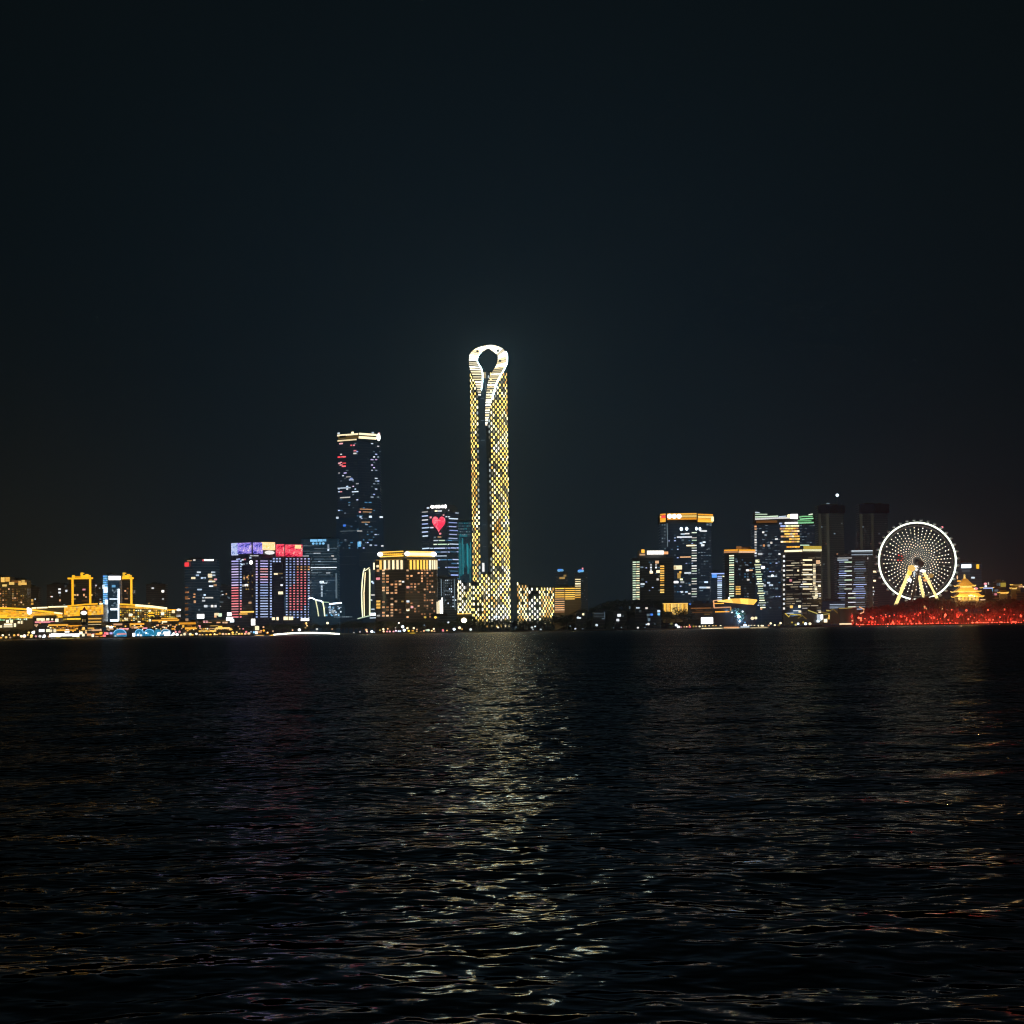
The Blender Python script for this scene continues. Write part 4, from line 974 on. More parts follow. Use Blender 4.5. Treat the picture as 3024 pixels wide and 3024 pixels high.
B.win([(2076, 1568, 20, 4.5, 'white_soft'), (2074, 1610, 9, 6, 'white_soft'), (2069, 1604, 7, 4, 'cool'), (2078, 1601, 8, 4, 'cool'), (2084, 1719, 10, 5, 'cool'), (2070, 1719, 14, 4, 'cool_dim'), (2074, 1735, 20, 5, 'cool'), (2091, 1735, 12, 5, 'white_soft'), (2070, 1744, 9, 3, 'cool_dim'), (2086, 1758, 9, 3, 'cool_dim'), (2092, 1620, 6, 5, 'cool_dim'), (2097, 1549, 6, 9, 'cool_dim'), (2088, 1549, 5, 5, 'cool_dim')], face=2, proud=1)
B.grid(1976, 2044, 9, 1580, 1756, 22, 5, 2.4, .2, ['sky_dim', 'cool_dim', 'ice'], 1, seed=71); B.grid(1957, 1964, 2, 1550, 1690, 15, 4, 4, .7, ['cool_dim'], 0, seed=3); B.grid(2064, 2096, 5, 1580, 1700, 15, 5, 2, .4, ['cool_dim'], 2, seed=4)
B.win([(1973, 1725, 4, 80, 'cool_dim'), (1970.6, 1580, 2, 70, 'cool_dim')], 'light_strip', 1, 1); B.done()
B = Bld('office_building', 'small block with a blue-lit roof edge between two orange-crowned towers', 'building', [(2100, 3360), (2143, 3366)], 1690, 'glass_navy', 'dark_steel', 20, 4)
B.box_px('roof_light', 'ice', 2120, 1694, 38, 3.5); B.box_px('roof_light', 'blue', 2109, 1701, 14, 10)
for j in range(12): B.win([(2125, 1703 + 6.2 * j, 13, 2.8 if j % 4 else 4.5, 'ice' if j < 3 else 'cool')])
B.win([(2142.5, 1726, 5, 88, 'lime_white'), (2137, 1702, 8, 3, 'lime_white')], 'light_strip', 0, 1.5); B.done()
B = Bld('office_tower', 'slim tower with an orange crown and hump and one ladder of lit windows', 'office tower', [(2141, 3350), (2180, 3340), (2229, 3352)], 1634, 'glass_black', 'dark_concrete', 30, 4)
for f, xa, xb in ((0, 2139, 2180), (1, 2180, 2229)):
    B.box_px('crown_light', 'peach', (xa + xb) / 2, 1630, xb - xa, 5, f, 1.8); B.box_px('crown_light', 'orange', (xa + xb) / 2, 1625 - SLOPE * 5, (xb - xa) * .98, 4, f, 1.5)
tb = MB(); xa, xb = xof(2178, 1620, 3345), xof(2219, 1620, 3345); tb.box(((xa + xb) / 2, 3362, (zof(2198, 1614, 3345) + B.ztop) / 2), (xb - xa, 20, zof(2198, 1614, 3345) - B.ztop)); B.part('penthouse', tb, 'dark_concrete')
for x, y, w, h in ((2186, 1618, 15, 10), (2200, 1619, 16, 5), (2212, 1622, 10, 5)): B.box_px('crown_light', 'orange_dim', x, y, w, h, 1, -4, 1)
for j in range(18):
    B.win([(2161, 1641 + 7 * j, 14, 3, 'green_white' if j % 4 else 'cream')], 'window', 0, .7)
for j in range(4): B.win([(2181 - 2, 1733 + 7 * j, 14, 4, 'gold')], 'window', 1, .8)
B.grid(2184, 2224, 6, 1645, 1762, 15, 4.5, 2.4, .22, ['sky_dim', 'cool_dim'], 1, seed=73); B.win([(2174, 1651, 7, 5, 'cool_dim'), (2176, 1658, 7, 4, 'cool_dim')], face=0); B.win([(2207, 1684, 8, 6, 'white_soft'), (2217, 1684, 10, 4, 'peach'), (2209, 1712, 7, 5, 'white_soft'), (2183, 1681, 6, 4, 'cool_dim'), (2186, 1671, 6, 4, 'cool_dim'), (2204, 1668, 8, 3, 'cool_dim')], face=1); B.done()

# concave-topped pair
Ymain = 3420
xA, xB, xM = xof(2228, 1650, Ymain), xof(2360, 1650, Ymain), xof(2406, 1650, Ymain + 10)
B = Bld('office_tower', 'broad tower whose glowing roofline dips in a curve, one corner lit gold', 'office tower', [(2228, Ymain + 8), (2306, Ymain), (2360, Ymain + 4), (2408, Ymain + 20)], 1545, 'glass_navy', 'dark_steel', 40, 4.3)
tb = MB(); N = 24
for k in range(N):
    pa, pb = 2229 + 178 * k / N, 2229 + 178 * (k + 1) / N
    dip = lambda p: 1511 + 14 * math.sin(math.pi * min(1, (p - 2229) / 140) * .5) if p < 2300 else 1525 - 7 * max(0, (p - 2330) / 77) ** 1
    q = [(pa, 1549), (pb, 1549), (pb, dip(pb) - SLOPE * 0), (pa, dip(pa))]
    v = [at(*z, Ymain - 1) for z in q]; tb.hexa([tuple(a) for a in v] + [tuple(a + Vector((0, 30, 0))) for a in v])
B.part('crown', tb, 'dark_paint')
for pts, m_, r in (([(2230, 1513), (2243, 1514)], 'cool', 1.0), ([(2230, 1519), (2266, 1519)], 'green_white', 1.1), ([(2230, 1526.5), (2262, 1526), (2298, 1524)], 'green_white', 1.0), ([(2230, 1533), (2288, 1530), (2330, 1529), (2356, 1531)], 'white_soft', 1.5),
                   ([(2360, 1527), (2372, 1525), (2400, 1525)], 'green', 1.1), ([(2362, 1533), (2402, 1531)], 'green', 1.0), ([(2356, 1538), (2396, 1538)], 'green', 1.0), ([(2388, 1520), (2400, 1518)], 'green_white', 1.0), ([(2318, 1545), (2356, 1544)], 'white', 1.5), ([(2356, 1544.5), (2403, 1543)], 'green', 1.3), ([(2300, 1526), (2322, 1524)], 'cool', .8)):
    strip(B, 'crown_light', pts, Ymain - 2, r, m_)
B.unit('sign', 'white', at(2345, 1524.5, Ymain - 4), (22 * .539, 3, 13 * .539)); B.unit('sign', 'cream', at(2330, 1524, Ymain - 4), (13 * .539, 3, 11 * .539), kind='ball')
B.unit('cornice', 'orange_dim', at(2264, 1540.5, Ymain - 1.6), (62 * .539, 1, 7 * .539))
for j in range(13): B.win([(2231.5, 1547 + 7.85 * j, 6, 4.8, 'peach' if j < 3 else 'white_soft')], 'window', 0, 1.2)
rs = random.Random(77)
gold_rows = [(2304, 'IIW', 0), (2308, 'cccW', 1), (2306, 'oooow', 2), (2309, 'yyyyg', 3), (2320, 'oyyyy', 4), (2309, 'wyyyyy', 5), (2334, 'yyy', 6), (2309, 'wyyooo', 7), (2326, 'ooooo', 9)]
for x0, _, j in gold_rows:
    x = x0; y = 1545.5 + 7.75 * j
    while x < 2358:
        B.win([(x, y - (x - 2330) * SLOPE, 7.2, 4.6, ('ice' if x < 2320 else 'lime_white') if j < 2 else rs.choice(['gold', 'gold_bright', 'peach', 'cream']) if j < 9 else 'orange')], 'window', 1, 1.2); x += 7.9
B.win([(2254, 1572, 6, 5, 'white_soft'), (2261, 1580, 6, 5, 'cool'), (2293, 1592, 8, 4, 'white_soft'), (2269.5, 1602, 6, 4, 'cool_dim'), (2278, 1603, 6, 6, 'white_soft'), (2248, 1611, 6, 4, 'cool_dim'), (2256, 1611, 6, 6, 'peach'), (2270, 1611, 6, 6, 'cool'), (2245, 1636, 13, 6, 'white_soft'), (2274, 1636, 12, 4, 'cool_dim'), (2303, 1636, 8, 5, 'white_soft'), (2237, 1657, 11, 8, 'lime_white'),
       (2254, 1676, 10, 8, 'white'), (2281, 1702, 28, 4, 'cool'), (2281, 1700, 6, 5, 'cool_bright'), (2270, 1721, 9, 5, 'cool'), (2258, 1729, 7, 6, 'white_soft'), (2277, 1728, 12, 5, 'cool'), (2263, 1748, 10, 4, 'cool_dim'), (2294, 1738, 8, 5, 'cool_dim'), (2278, 1764, 10, 6, 'cool_dim')], face=0, proud=1)
for j in range(20):
    if 1672 + 7 * j < 1800: B.win([(2237 + (j * .9), 1668 + 7 * j, 15 if j % 4 else 22, 3, 'green_white' if j % 3 else 'lime_white')], 'window', 0, 1.1)
B.grid(2240, 2302, 8, 1655, 1795, 18, 5, 2.6, .28, ['sky_dim', 'cool_dim', 'ice', 'cool_dim'], 0, seed=72, proud=1.1); B.grid(2236, 2300, 8, 1552, 1660, 14, 7, 1.8, .3, ['cool_dim'], 0, seed=12); B.grid(2364, 2402, 6, 1552, 1610, 8, 6, 1.8, .35, ['cool_dim'], 2, seed=13); B.done()

B = Bld('apartment_tower', 'front apartment tower banded with warm lit balconies', 'apartment tower', [(2314, 3130), (2368, 3118), (2425, 3134)], 1632, 'glass_black', 'dark_concrete', 26, 3.5)
B.box_px('crown_light', 'cream', 2344, 1627, 52, 5.5, 0, 1.6); B.box_px('crown_light', 'lime_white', 2397, 1625, 54, 6, 1, 1.6); B.box_px('crown_light', 'hall_yellow', 2398, 1617, 52, 9, 1, 1.2); B.box_px('crown_light', 'green_white', 2375, 1610, 26, 2.5, 1, 1.2)
rs = random.Random(55)
for j in range(12): B.win([(2316, 1643 + 14.0 * j, 5.4, 6, 'white_soft')], 'window', 0, 1.2)
for j in range(25):
    y = 1641 + 7.05 * j
    lit = .35 if j < 8 else .7
    x = 2323
    while x < 2422:
        w = rs.uniform(8, 26); f = 0 if x + w / 2 < 2368 else 1
        lim = 2366 if f == 0 else 2423
        w = min(w, lim - x)
        if w > 2 and rs.random() < lit: B.win([(x + w / 2, y - SLOPE * (x - 2370), w, 2.2, rs.choice(['wheat', 'wheat', 'wheat_dim', 'wheat_dim', 'white_soft'] if j > 6 else ['wheat_dim', 'wheat_dim', 'wheat'])) ], 'balcony_light', f, 1.1)
        x += w + 3 if w > 2 else 4
for j in range(7): B.win([(2383, 1654 + 14.2 * j, 27, 4, 'cream')], 'window', 1, 1.4)
for j in range(17): B.win([(2403 + .4 * j * (1 if j > 10 else 0), 1668 + 6 * j, 7, 4.6, 'wheat' if j % 3 else 'cream')], 'window', 1, 1.5)
for x, y, m_, s in ((2336, 1714, 'pink', 7), (2338, 1792, 'gold_bright', 8), (2362, 1791, 'cream', 7), (2414, 1660, 'peach', 11), (2405, 1764, 'cream', 9), (2358, 1685, 'cream', 5), (2418, 1730, 'cream', 6)): B.win([(x, y, s, s, m_)], 'window', 0 if x < 2368 else 1, 1.6)
B.done()
# two unlit towers under construction with dark blue wrapped tops
for label, x0, xm, x1, yt, band in (('unlit tower with a dark blue wrapped top and a mast light, behind the banded apartments', 2418, 2452, 2494, 1492, 1516), ('unlit tower with a dark blue wrapped top, rising behind the big wheel', 2540, 2584, 2624, 1488, 1516)):
    B = Bld('unfinished_tower', label, 'tower', [(x0, 3920), (xm, 3905), (x1, 3925)], yt, 'glass_khaki' if x0 < 2500 else 'glass_dusk', 'dark_concrete', 36, 4)
    b = MB()
    for f, (xa, xb) in enumerate(((x0, xm), (xm, x1))):
        c_, sz_, rz_ = B.spec((xa + xb) / 2, (yt + band) / 2, xb - xa, band - yt, f, 1.2, 1.2); b.box(c_, sz_, rz_)
    B.part('wrapped_top', b, 'wrap_blue')
    for f, xs_ in ((0, (x0 + 6, xm - 5)), ):
        for x in xs_: B.box_px('lit_core', 'face_glow', x, (band + 1770) / 2, 7, 1770 - band, f, .8)
    B.win([(x0 + 9, band + 40, 4, 3, 'cool_dim'), (xm - 12, band + 90, 4, 3, 'peach_dim'), (x0 + 16, band + 150, 4, 3, 'cool_dim')], face=0); B.win([(xm + 12, band + 60, 4, 3, 'cool_dim'), (x1 - 9, band + 30, 4, 3, 'cool_dim'), (xm + 20, band + 120, 4, 3, 'peach_dim')], face=1)
    B.grid(x0 + 12, xm - 9, 3, band + 8, 1765, 32, 3, 2, .75, ['face_glow'], 0, part='face_glow_patch', seed=int(x0))  # glow patches put on one face to imitate light falling on it
    if x0 < 2500:
        ms = MB(); ms.tube([at(2472, 1495, 3915), at(2472, 1464, 3915)], .5, 6); ms.tube([at(2486, 1486, 3915), at(2486, 1510, 3915)], .4, 6); ms.tube([at(2440, 1487, 3915), at(2472, 1488, 3915)], .3, 6); B.part('mast', ms, 'steel')
        B.unit('mast_lamp', 'cool_bright', at(2472.5, 1462.5, 3915), (6, 6, 6), kind='ball'); B.unit('mast_lamp', 'cool_dim', at(2445, 1487, 3915), (6, 2, 1.8))
    B.done()
    if x0 > 2500:
        s_ = MB(); a, c = at(2535, 1612, 3930), at(2550, 1568, 3930); s_.box(((a.x + c.x) / 2, 3942, (c.z + GZ) / 2), (c.x - a.x + 4, 20, c.z - GZ)); B.part('side_block', s_, 'glass_grey')
B = Bld('apartment_tower', 'bluish apartment tower ruled with fine pale bands beside the big wheel', 'apartment tower', [(2472, 3200), (2517, 3196), (2560, 3198), (2590, 3208)], 1641, 'glass_grey', 'concrete', 26, 3.5)
tb = MB(); xa, xb = xof(2513, 1700, 3197), xof(2577, 1700, 3197); tb.box(((xa + xb) / 2, 3212, (zof(2545, 1625, 3197) + GZ) / 2), (xb - xa, 26, zof(2545, 1625, 3197) - GZ)); B.part('upper_block', tb, 'glass_grey')
for y, m_ in ((1627, 'cool'), (1632, 'cool_dim'), (1638, 'cool')): B.box_px('crown_light', m_, 2545, y, 62, 2.6, 1, 1.6)
for y, m_, x0, x1 in ((1648, 'white_soft', 2473, 2516), (1654, 'cool', 2473, 2505)): B.box_px('crown_light', m_, (x0 + x1) / 2, y, x1 - x0, 3, 0, 1)
rs = random.Random(91)
for j in range(23):
    y = 1660 + 6.6 * j
    for x0, x1, f in ((2474, 2500, 0), (2518, 2558, 1)):
        B.win([((x0 + x1) / 2 + rs.uniform(-2, 2), y, (x1 - x0) * rs.uniform(.5, 1), 1.8, rs.choice(['cool_dim', 'cool_dim', 'ice']))], 'balcony_light', f, 1.0)
    if j % 2 == 0: B.win([(2505 + (10 if j > 12 else 0), y, 22, 2.6, 'white_soft' if j % 4 else 'green_white')], 'window', 0 if j <= 12 else 1, 1.2)
B.win([(2566, 1649, 9, 6, 'white_soft'), (2575, 1735, 9, 4, 'cream'), (2575, 1755, 10, 5, 'white_soft'), (2573, 1768, 9, 3, 'cool'), (2574, 1779, 10, 3, 'white_soft'), (2583, 1688, 10, 5, 'cream'), (2582, 1715, 7, 5, 'cream'), (2579, 1746, 7, 3, 'cool')], face=2); B.done()
B = Bld('office_building', 'dark block with a bright white sign and one yellow window behind the pagoda', 'office building', [(2822, 3520), (2866, 3512), (2899, 3524)], 1662, 'glass_navy', 'dark_concrete', 26, 4)
B.box_px('sign', 'cool_bright', 2854, 1672, 29, 11, 0, 1.5, 1.5); B.box_px('window', 'yellow', 2886, 1673, 7, 13, 1, 1.2); B.box_px('window', 'cool_dim', 2853, 1686, 24, 4, 0, 1); B.box_px('window', 'cool', 2872, 1706, 9, 5, 1, 1.2); B.done()

# low buildings on the park shore
B = Bld('gallery_building', 'low block with a stepped facade of glowing amber slats', 'gallery', [(1958, 3070), (2030, 3074)], 1781, 'glass_amber', 'stone', 18, 4, roof=False)
for k in range(20):
    x = 1961.5 + 3.55 * k; y1 = 1806 if x < 1984 else 1814.5
    B.box_px('slat', 'gold' if k % 3 else 'gold_bright', x, (1783 + y1) / 2, 2.5, y1 - 1783, 0, .8)
B.box_px('roof_edge', 'gold', 1994, 1782, 74, 2, 0, 1.3); B.done()
B = Bld('low_building', 'long dark low building with dull brown-lit floors next to the amber slats', 'building', [(2032, 3085), (2110, 3088)], 1782, 'glass_brown', 'dark_concrete', 20, 5)
for x0, x1, y in ((2040, 2100, 1796), (2044, 2106, 1808), (2055, 2075, 1802)): B.box_px('window', 'orange_dim', (x0 + x1) / 2, y, x1 - x0, 3, 0, .8)
B.box_px('lamp', 'blue', 2037, 1784, 5, 5, 0, 1); B.done()
th = Thing('canopy_building', 'low building under a curved glowing cream roof with orange lit floors', 'building', (xof(2170, 1790, 3060), 3060, GZ))
b_ = MB(); q = [at(2106, 1858, 3060), at(2232, 1856, 3060), at(2232, 1782, 3060), at(2170, 1776, 3060), at(2106, 1776, 3060)]
for k in range(5): j = (k + 1) % 5; b_.face([tuple(q[k]), tuple(q[j]), tuple(q[j] + Vector((0, 20, 0))), tuple(q[k] + Vector((0, 20, 0)))])
b_.face([tuple(v) for v in q]); b_.face([tuple(v + Vector((0, 20, 0))) for v in reversed(q)]); th.part('hall', b_, 'glass_brown')
def ribbon(b, top, bot, Y, dep):
    for (a, c), (d, e_) in zip(zip(top, bot), zip(top[1:], bot[1:])):
        q = [at(*c, Y), at(*e_, Y), at(*d, Y), at(*a, Y)]; b.hexa([tuple(v) for v in q] + [tuple(v + Vector((0, dep, 0))) for v in q])
b_ = MB(); ribbon(b_, [(2118, 1773), (2140, 1771), (2160, 1768), (2185, 1767), (2210, 1768), (2232, 1770), (2236, 1771)], [(2120, 1777), (2142, 1779), (2165, 1781), (2188, 1783), (2210, 1785), (2226, 1786), (2236, 1774)], 3058, 3); th.part('roof', b_, 'gold_bright', label='curved glowing cream roof')
for x0, y0, x1, y1, m_, r in ((2106, 1774, 2124, 1772, 'peach', .8), (2107, 1774, 2109, 1794, 'peach', .9), (2110, 1782, 2138, 1782, 'orange', .7), (2108, 1795, 2158, 1793, 'peach', 1.0), (2112, 1807, 2154, 1806, 'orange', .9), (2158, 1793, 2158, 1804, 'orange', .7)): strip(th, 'light_strip', [(x0, y0), (x1, y1)], 3058, r, m_)
th.unit('finial_lamp', 'white', at(2153, 1767, 3056), (3, 3, 3), kind='ball')
sg = Thing('billboard', 'blazing white rectangular screen standing low on the waterfront', 'billboard', (xof(2088, 1833, 3025), 3025, GZ))
sg.unit('screen', 'screen_white', at(2088, 1832.5, 3025), (35 * .476, .8, 19 * .476)); sg.unit('frame', 'dark_steel', at(2088, 1832.5, 3025.9), (38 * .476, .8, 22 * .476))
for x in (2078, 2098): c = at(x, 1850, 3026); sg.unit('leg', 'dark_steel', (c.x, 3026, (c.z + GZ) / 2 + 1), (.6, .6, abs(zof(x, 1842, 3026) - GZ)))
sg.unit('header', 'gold_dim', at(2088, 1814, 3025), (17 * .476, .6, 3 * .476))
# shells: low pavilions with tilted roof edges
th = Thing('shell_pavilion', 'group of low shell-like roofs with pale folded edges in front of the banded apartments', 'pavilion', (xof(2400, 1820, 3050), 3050, GZ))
b_ = MB()
for q in ([(2316, 1812), (2332, 1822), (2366, 1816), (2440, 1812), (2440, 1845), (2318, 1848)], [(2384, 1800), (2440, 1812), (2475, 1798), (2478, 1843), (2400, 1846)]):
    v = [at(*z, 3050 + len(q)) for z in q]; n = len(v)
    b_.face([tuple(a) for a in v]); b_.face([tuple(a + Vector((0, 15, 0))) for a in reversed(v)])
    for k in range(n): j = (k + 1) % n; b_.face([tuple(v[k]), tuple(v[k] + Vector((0, 15, 0))), tuple(v[j] + Vector((0, 15, 0))), tuple(v[j])])
th.part('hall', b_, 'glass_olive')
for pts in ([(2318, 1811), (2330, 1822), (2334, 1814), (2366, 1816)], [(2356, 1826), (2370, 1818), (2382, 1828)], [(2386, 1802), (2414, 1812)], [(2414, 1804), (2436, 1810), (2462, 1798)], [(2460, 1798), (2474, 1811)], [(2440, 1802), (2452, 1804)], [(2430, 1815), (2450, 1812), (2450, 1822), (2440, 1828)]):
    strip(th, 'roof_edge', pts, 3045, .8, 'hall_yellow')
for x, y, w, h, m_ in ((2419, 1824, 13, 20, 'cool'), (2427, 1822, 7, 14, 'white'), (2416, 1834, 8, 7, 'cool_bright'), (2438, 1833, 10, 10, 'cream'), (2421, 1808, 8, 4, 'cream'), (2362, 1806, 8, 6, 'cream'), (2448, 1822, 4, 14, 'gold')): th.unit('window', m_, at(x, y, 3044), (w * .47, .6, h * .47))
th = Thing('drum_hall', 'wide dull grey drum-shaped hall beside the red-lit trees', 'hall', (xof(2500, 1825, 3060), 3060, GZ))
b_ = MB(); ca, cb_ = at(2476, 1845, 3060), at(2530, 1796, 3060); rr = (cb_.x - ca.x) / 2
pol = [((ca.x + cb_.x) / 2 + rr * math.cos(6.2832 * k / 32), 3060 + rr * math.sin(6.2832 * k / 32)) for k in range(32)]
b_.prism(pol, GZ, cb_.z); th.part('wall', b_, 'glass_olive'); b_ = MB(); b_.prism([((p[0] - th.loc.x) * 1.04 + th.loc.x, (p[1] - 3060) * 1.04 + 3060) for p in pol], cb_.z, cb_.z + 1.0); th.part('roof', b_, 'stone')
strip(th, 'roof_edge', [(2478, 1797), (2516, 1795)], 3060 - rr - 1, .5, 'hall_yellow'); strip(th, 'light_strip', [(2537, 1792), (2552, 1799), (2550, 1808), (2540, 1812)], 3035, .9, 'peach')
th.unit('lamp', 'cream', at(2497, 1842.5, 3030), (17, .8, 2.2))
B = Bld('low_building', 'dark two-storey block with three thin white light lines behind the drum hall', 'building', [(2424, 3160), (2498, 3164)], 1775, 'glass_navy', 'dark_steel', 20, 4)
for y in (1785, 1790, 1795): B.box_px('light_strip', 'cool', 2472, y, 44, 2, 0, 1)
B.done()
# ridge buildings in the dark park
for k, (x0, x1, yt, wins, lab) in enumerate(((1751, 1787, 1810, [(1768, 1812, 28, 2.4, 'cool_dim'), (1768, 1820, 30, 2.4, 'cool_dim'), (1781, 1827, 8, 3, 'cool_dim'), (1785, 1815, 2.4, 18, 'cool_dim')], 'low dark house with dim lit floor lines on the park slope'),
        (1876, 1912, 1788, [(1883, 1795, 10, 4, 'cool'), (1909, 1796, 7, 5, 'white_soft'), (1890, 1804, 7, 4, 'cool_dim'), (1859, 1794, 4, 9, 'cool_dim')], 'dark house with two small lit windows near the top of the wooded park'),
        (1908, 1952, 1800, [(1924, 1815, 7, 6, 'blue'), (1945, 1814, 7, 6, 'sky_blue'), (1945, 1805, 8, 7, 'cool'), (1914, 1816, 9, 7, 'cool_dim'), (1916, 1830, 7, 9, 'cool_dim')], 'dark lodge with small blue lights in the park'),
        (1812, 1850, 1806, [(1828, 1817, 10, 8, 'white_soft'), (1840, 1819, 4, 6, 'cool_dim'), (1824, 1831, 8, 7, 'white_soft')], 'dark lodge with two white lights stacked one above the other'),
        (1700, 1730, 1812, [(1710, 1825, 10, 4, 'cool'), (1722, 1814, 5, 6, 'lime_white')], 'dark hut with a small greenish lamp at the end of the park'))):
    B = Bld('park_house', lab, 'house', [(x0, 3040), (x1, 3044)], yt, 'glass_black', 'dark_concrete', 10, 4, roof=True); B.win(wins, proud=1); B.done()
# ------------------------------------------------------------------ golden halls by the water
def poly_thing(th, name, pxs, Y, dep, mat):
    q = [at(x, y, Y) for x, y in pxs]; b = MB(); n = len(q); o = Vector((0, dep, 0))
    b.face([tuple(v) for v in q]); b.face([tuple(v + o) for v in reversed(q)])
    for k in range(n): j = (k + 1) % n; b.face([tuple(q[k]), tuple(q[k] + o), tuple(q[j] + o), tuple(q[j])])
    return th.part(name, b, mat)
def lit(th, name, mat, px, py, w, h, Y, ball=False, thick=.8):
    k = mpp(Y); return th.unit(name, mat, at(px, py, Y), (w * k, thick if not ball else w * k, h * k), kind='ball' if ball else 'box')
rs = random.Random(100)
th = Thing('exhibition_hall', 'long golden hall under a gently curving yellow roof line, a white floodlight on its eave', 'hall', (xof(80, 1815, 3080), 3080, GZ))
poly_thing(th, 'hall', [(-60, 1860), (188, 1856), (186, 1815), (165, 1812), (100, 1803), (40, 1798), (-60, 1794)], 3080, 40, 'glass_amber')
strip(th, 'roof_edge', [(-60, 1794), (0, 1795.5), (60, 1798), (110, 1803), (150, 1808), (184, 1812)], 3078, 1.5, 'strip_gold'); strip(th, 'roof_edge', [(160, 1809), (184, 1812)], 3077, 1.2, 'strip_white')
strip(th, 'roof_edge', [(-60, 1806), (0, 1808.5), (30, 1814)], 3077, 1.2, 'yellow'); strip(th, 'roof_edge', [(-60, 1818), (20, 1819)], 3077, 1.8, 'yellow'); strip(th, 'roof_edge', [(0, 1824), (90, 1824), (185, 1822)], 3077, .9, 'strip_gold')
for x in range(-20, 184, 8):
    top = 1799 + max(0, x) * .075
    for y in np.arange(top + 3, 1823, 5): lit(th, 'window', rs.choice(['hall_glow', 'hall_glow', 'hall_glow', 'strip_gold', 'orange']), x, y, 7.6, 4.6, 3079)
lit(th, 'floodlight', 'white', 87, 1805, 15, 20, 3070, True); lit(th, 'floodlight', 'white', 83, 1798, 9, 9, 3070, True)
for x in range(-6, 80, 6): lit(th, 'shop_window', rs.choice(['green', 'hall_yellow', 'cream', 'green_white']), x, rs.uniform(1828, 1832), 4, rs.uniform(3, 6), 3078)
for x in (22, 34): lit(th, 'shop_window', 'cream', x, 1835, 8, 8, 3077); 
for x, y, w, h in ((24, 1844, 24, 5), (24, 1850, 26, 5), (2, 1850, 8, 7), (44, 1846, 6, 11), (56, 1838, 7, 6), (64, 1838, 4, 9)): lit(th, 'shop_window', 'cream', x, y, w, h, 3076)
th = Thing('exhibition_hall', 'golden hall with orange lattice walls and a white-gold roof line rising towards the blue-lit tower', 'hall', (xof(240, 1810, 3110), 3110, GZ))
poly_thing(th, 'hall', [(100, 1856), (303, 1852), (303, 1784), (270, 1784), (200, 1790), (140, 1794), (96, 1797)], 3110, 40, 'glass_amber')
for a, c in (((94, 1796), (107, 1795)), ((109, 1795), (140, 1794)), ((143, 1792.5), (199, 1791))): strip(th, 'roof_edge', [a, c], 3108, 1.2, 'strip_white')
strip(th, 'roof_edge', [(199, 1790), (250, 1785), (288, 1783)], 3108, 1.2, 'strip_gold'); strip(th, 'roof_edge', [(294, 1783), (303, 1783)], 3108, 1.2, 'strip_white'); strip(th, 'light_strip', [(302, 1783), (301, 1812)], 3108, .7, 'strip_gold')
for i in range(20):
    x = 192 + 5.8 * i
    for j in range(5):
        y = 1796 - (x - 192) * .06 + 5.6 * j
        if 235 < x < 257 and j > 1: continue
        if y < 1822: lit(th, 'window', rs.choice(['hall_glow', 'hall_glow', 'orange', 'strip_gold'] if (i + j) % 3 else ['strip_gold', 'gold']), x, y, 5.6, 5.2, 3109)
for y, x0, x1 in ((1828, 185, 238), (1838, 190, 236), (1827, 259, 299), (1836.5, 259, 299), (1846, 259, 299), (1855, 262, 290)): lit(th, 'light_strip', 'yellow' if x0 < 200 else 'cream' if y > 1840 else 'gold', (x0 + x1) / 2, y, x1 - x0, 4, 3107)
th = Thing('exhibition_hall', 'yellow-lit glass hall with a tapering white roof line and a white lamp at its tip', 'hall', (xof(440, 1815, 3110), 3110, GZ))
poly_thing(th, 'hall', [(352, 1856), (522, 1852), (520, 1800), (494, 1797), (420, 1788), (352, 1784)], 3110, 40, 'glass_amber')
strip(th, 'roof_edge', [(353, 1784), (400, 1786.5)], 3107, 1.3, 'strip_gold'); strip(th, 'roof_edge', [(400, 1787.5), (450, 1791.5), (493, 1797)], 3107, 1.8, 'strip_white'); lit(th, 'tip_lamp', 'white', 528, 1801, 14, 7, 3107, True); lit(th, 'eave', 'strip_gold', 508, 1801, 26, 3, 3107)
for i in range(20):
    x = 356 + 6.6 * i; lit(th, 'fascia', 'hall_glow', x, 1790 + (x - 356) * .05 + 1.5, 6.4, 6, 3108.5)
for i in range(25):
    x = 356 + 6.6 * i
    for j in range(6):
        y = 1803 + 6 * j + rs.uniform(-1, 1)
        if rs.random() < .78: lit(th, 'window', rs.choice(['hall_yellow', 'hall_yellow', 'gold_dim', 'gold', 'yellow', 'lime_white'] if x < 425 else ['yellow', 'gold', 'hall_yellow', 'gold_dim']), x, y, rs.uniform(3, 5.6), rs.uniform(2.5, 5), 3108.5)
for x, y, w, h, m_ in ((385, 1816, 9, 8, 'cream'), (512, 1806, 8, 9, 'cream'), (480, 1812, 9, 9, 'cream'), (373, 1829, 9, 6, 'cream'), (443, 1832, 7, 6, 'cream'), (480, 1804, 6, 10, 'gold'), (446, 1818, 17, 3, 'yellow'), (446, 1811, 17, 3, 'yellow'), (442, 1804, 7, 5, 'cream')): lit(th, 'window', m_, x, y, w, h, 3106)
th = Thing('lantern_tower', 'small dark tower with a glowing white lantern and a red spire', 'tower', (xof(247, 1825, 3060), 3060, GZ))
c0 = at(238, 1842, 3060); c1 = at(257, 1816, 3060); b_ = MB(); b_.box(((c0.x + c1.x) / 2, 3064, (c1.z + GZ) / 2), (c1.x - c0.x, 8, c1.z - GZ)); th.part('shaft', b_, 'dark_paint')
lit(th, 'lantern', 'white', 247.5, 1810, 19, 12, 3060, True)
b_ = MB(); t0 = at(247.5, 1804, 3060)
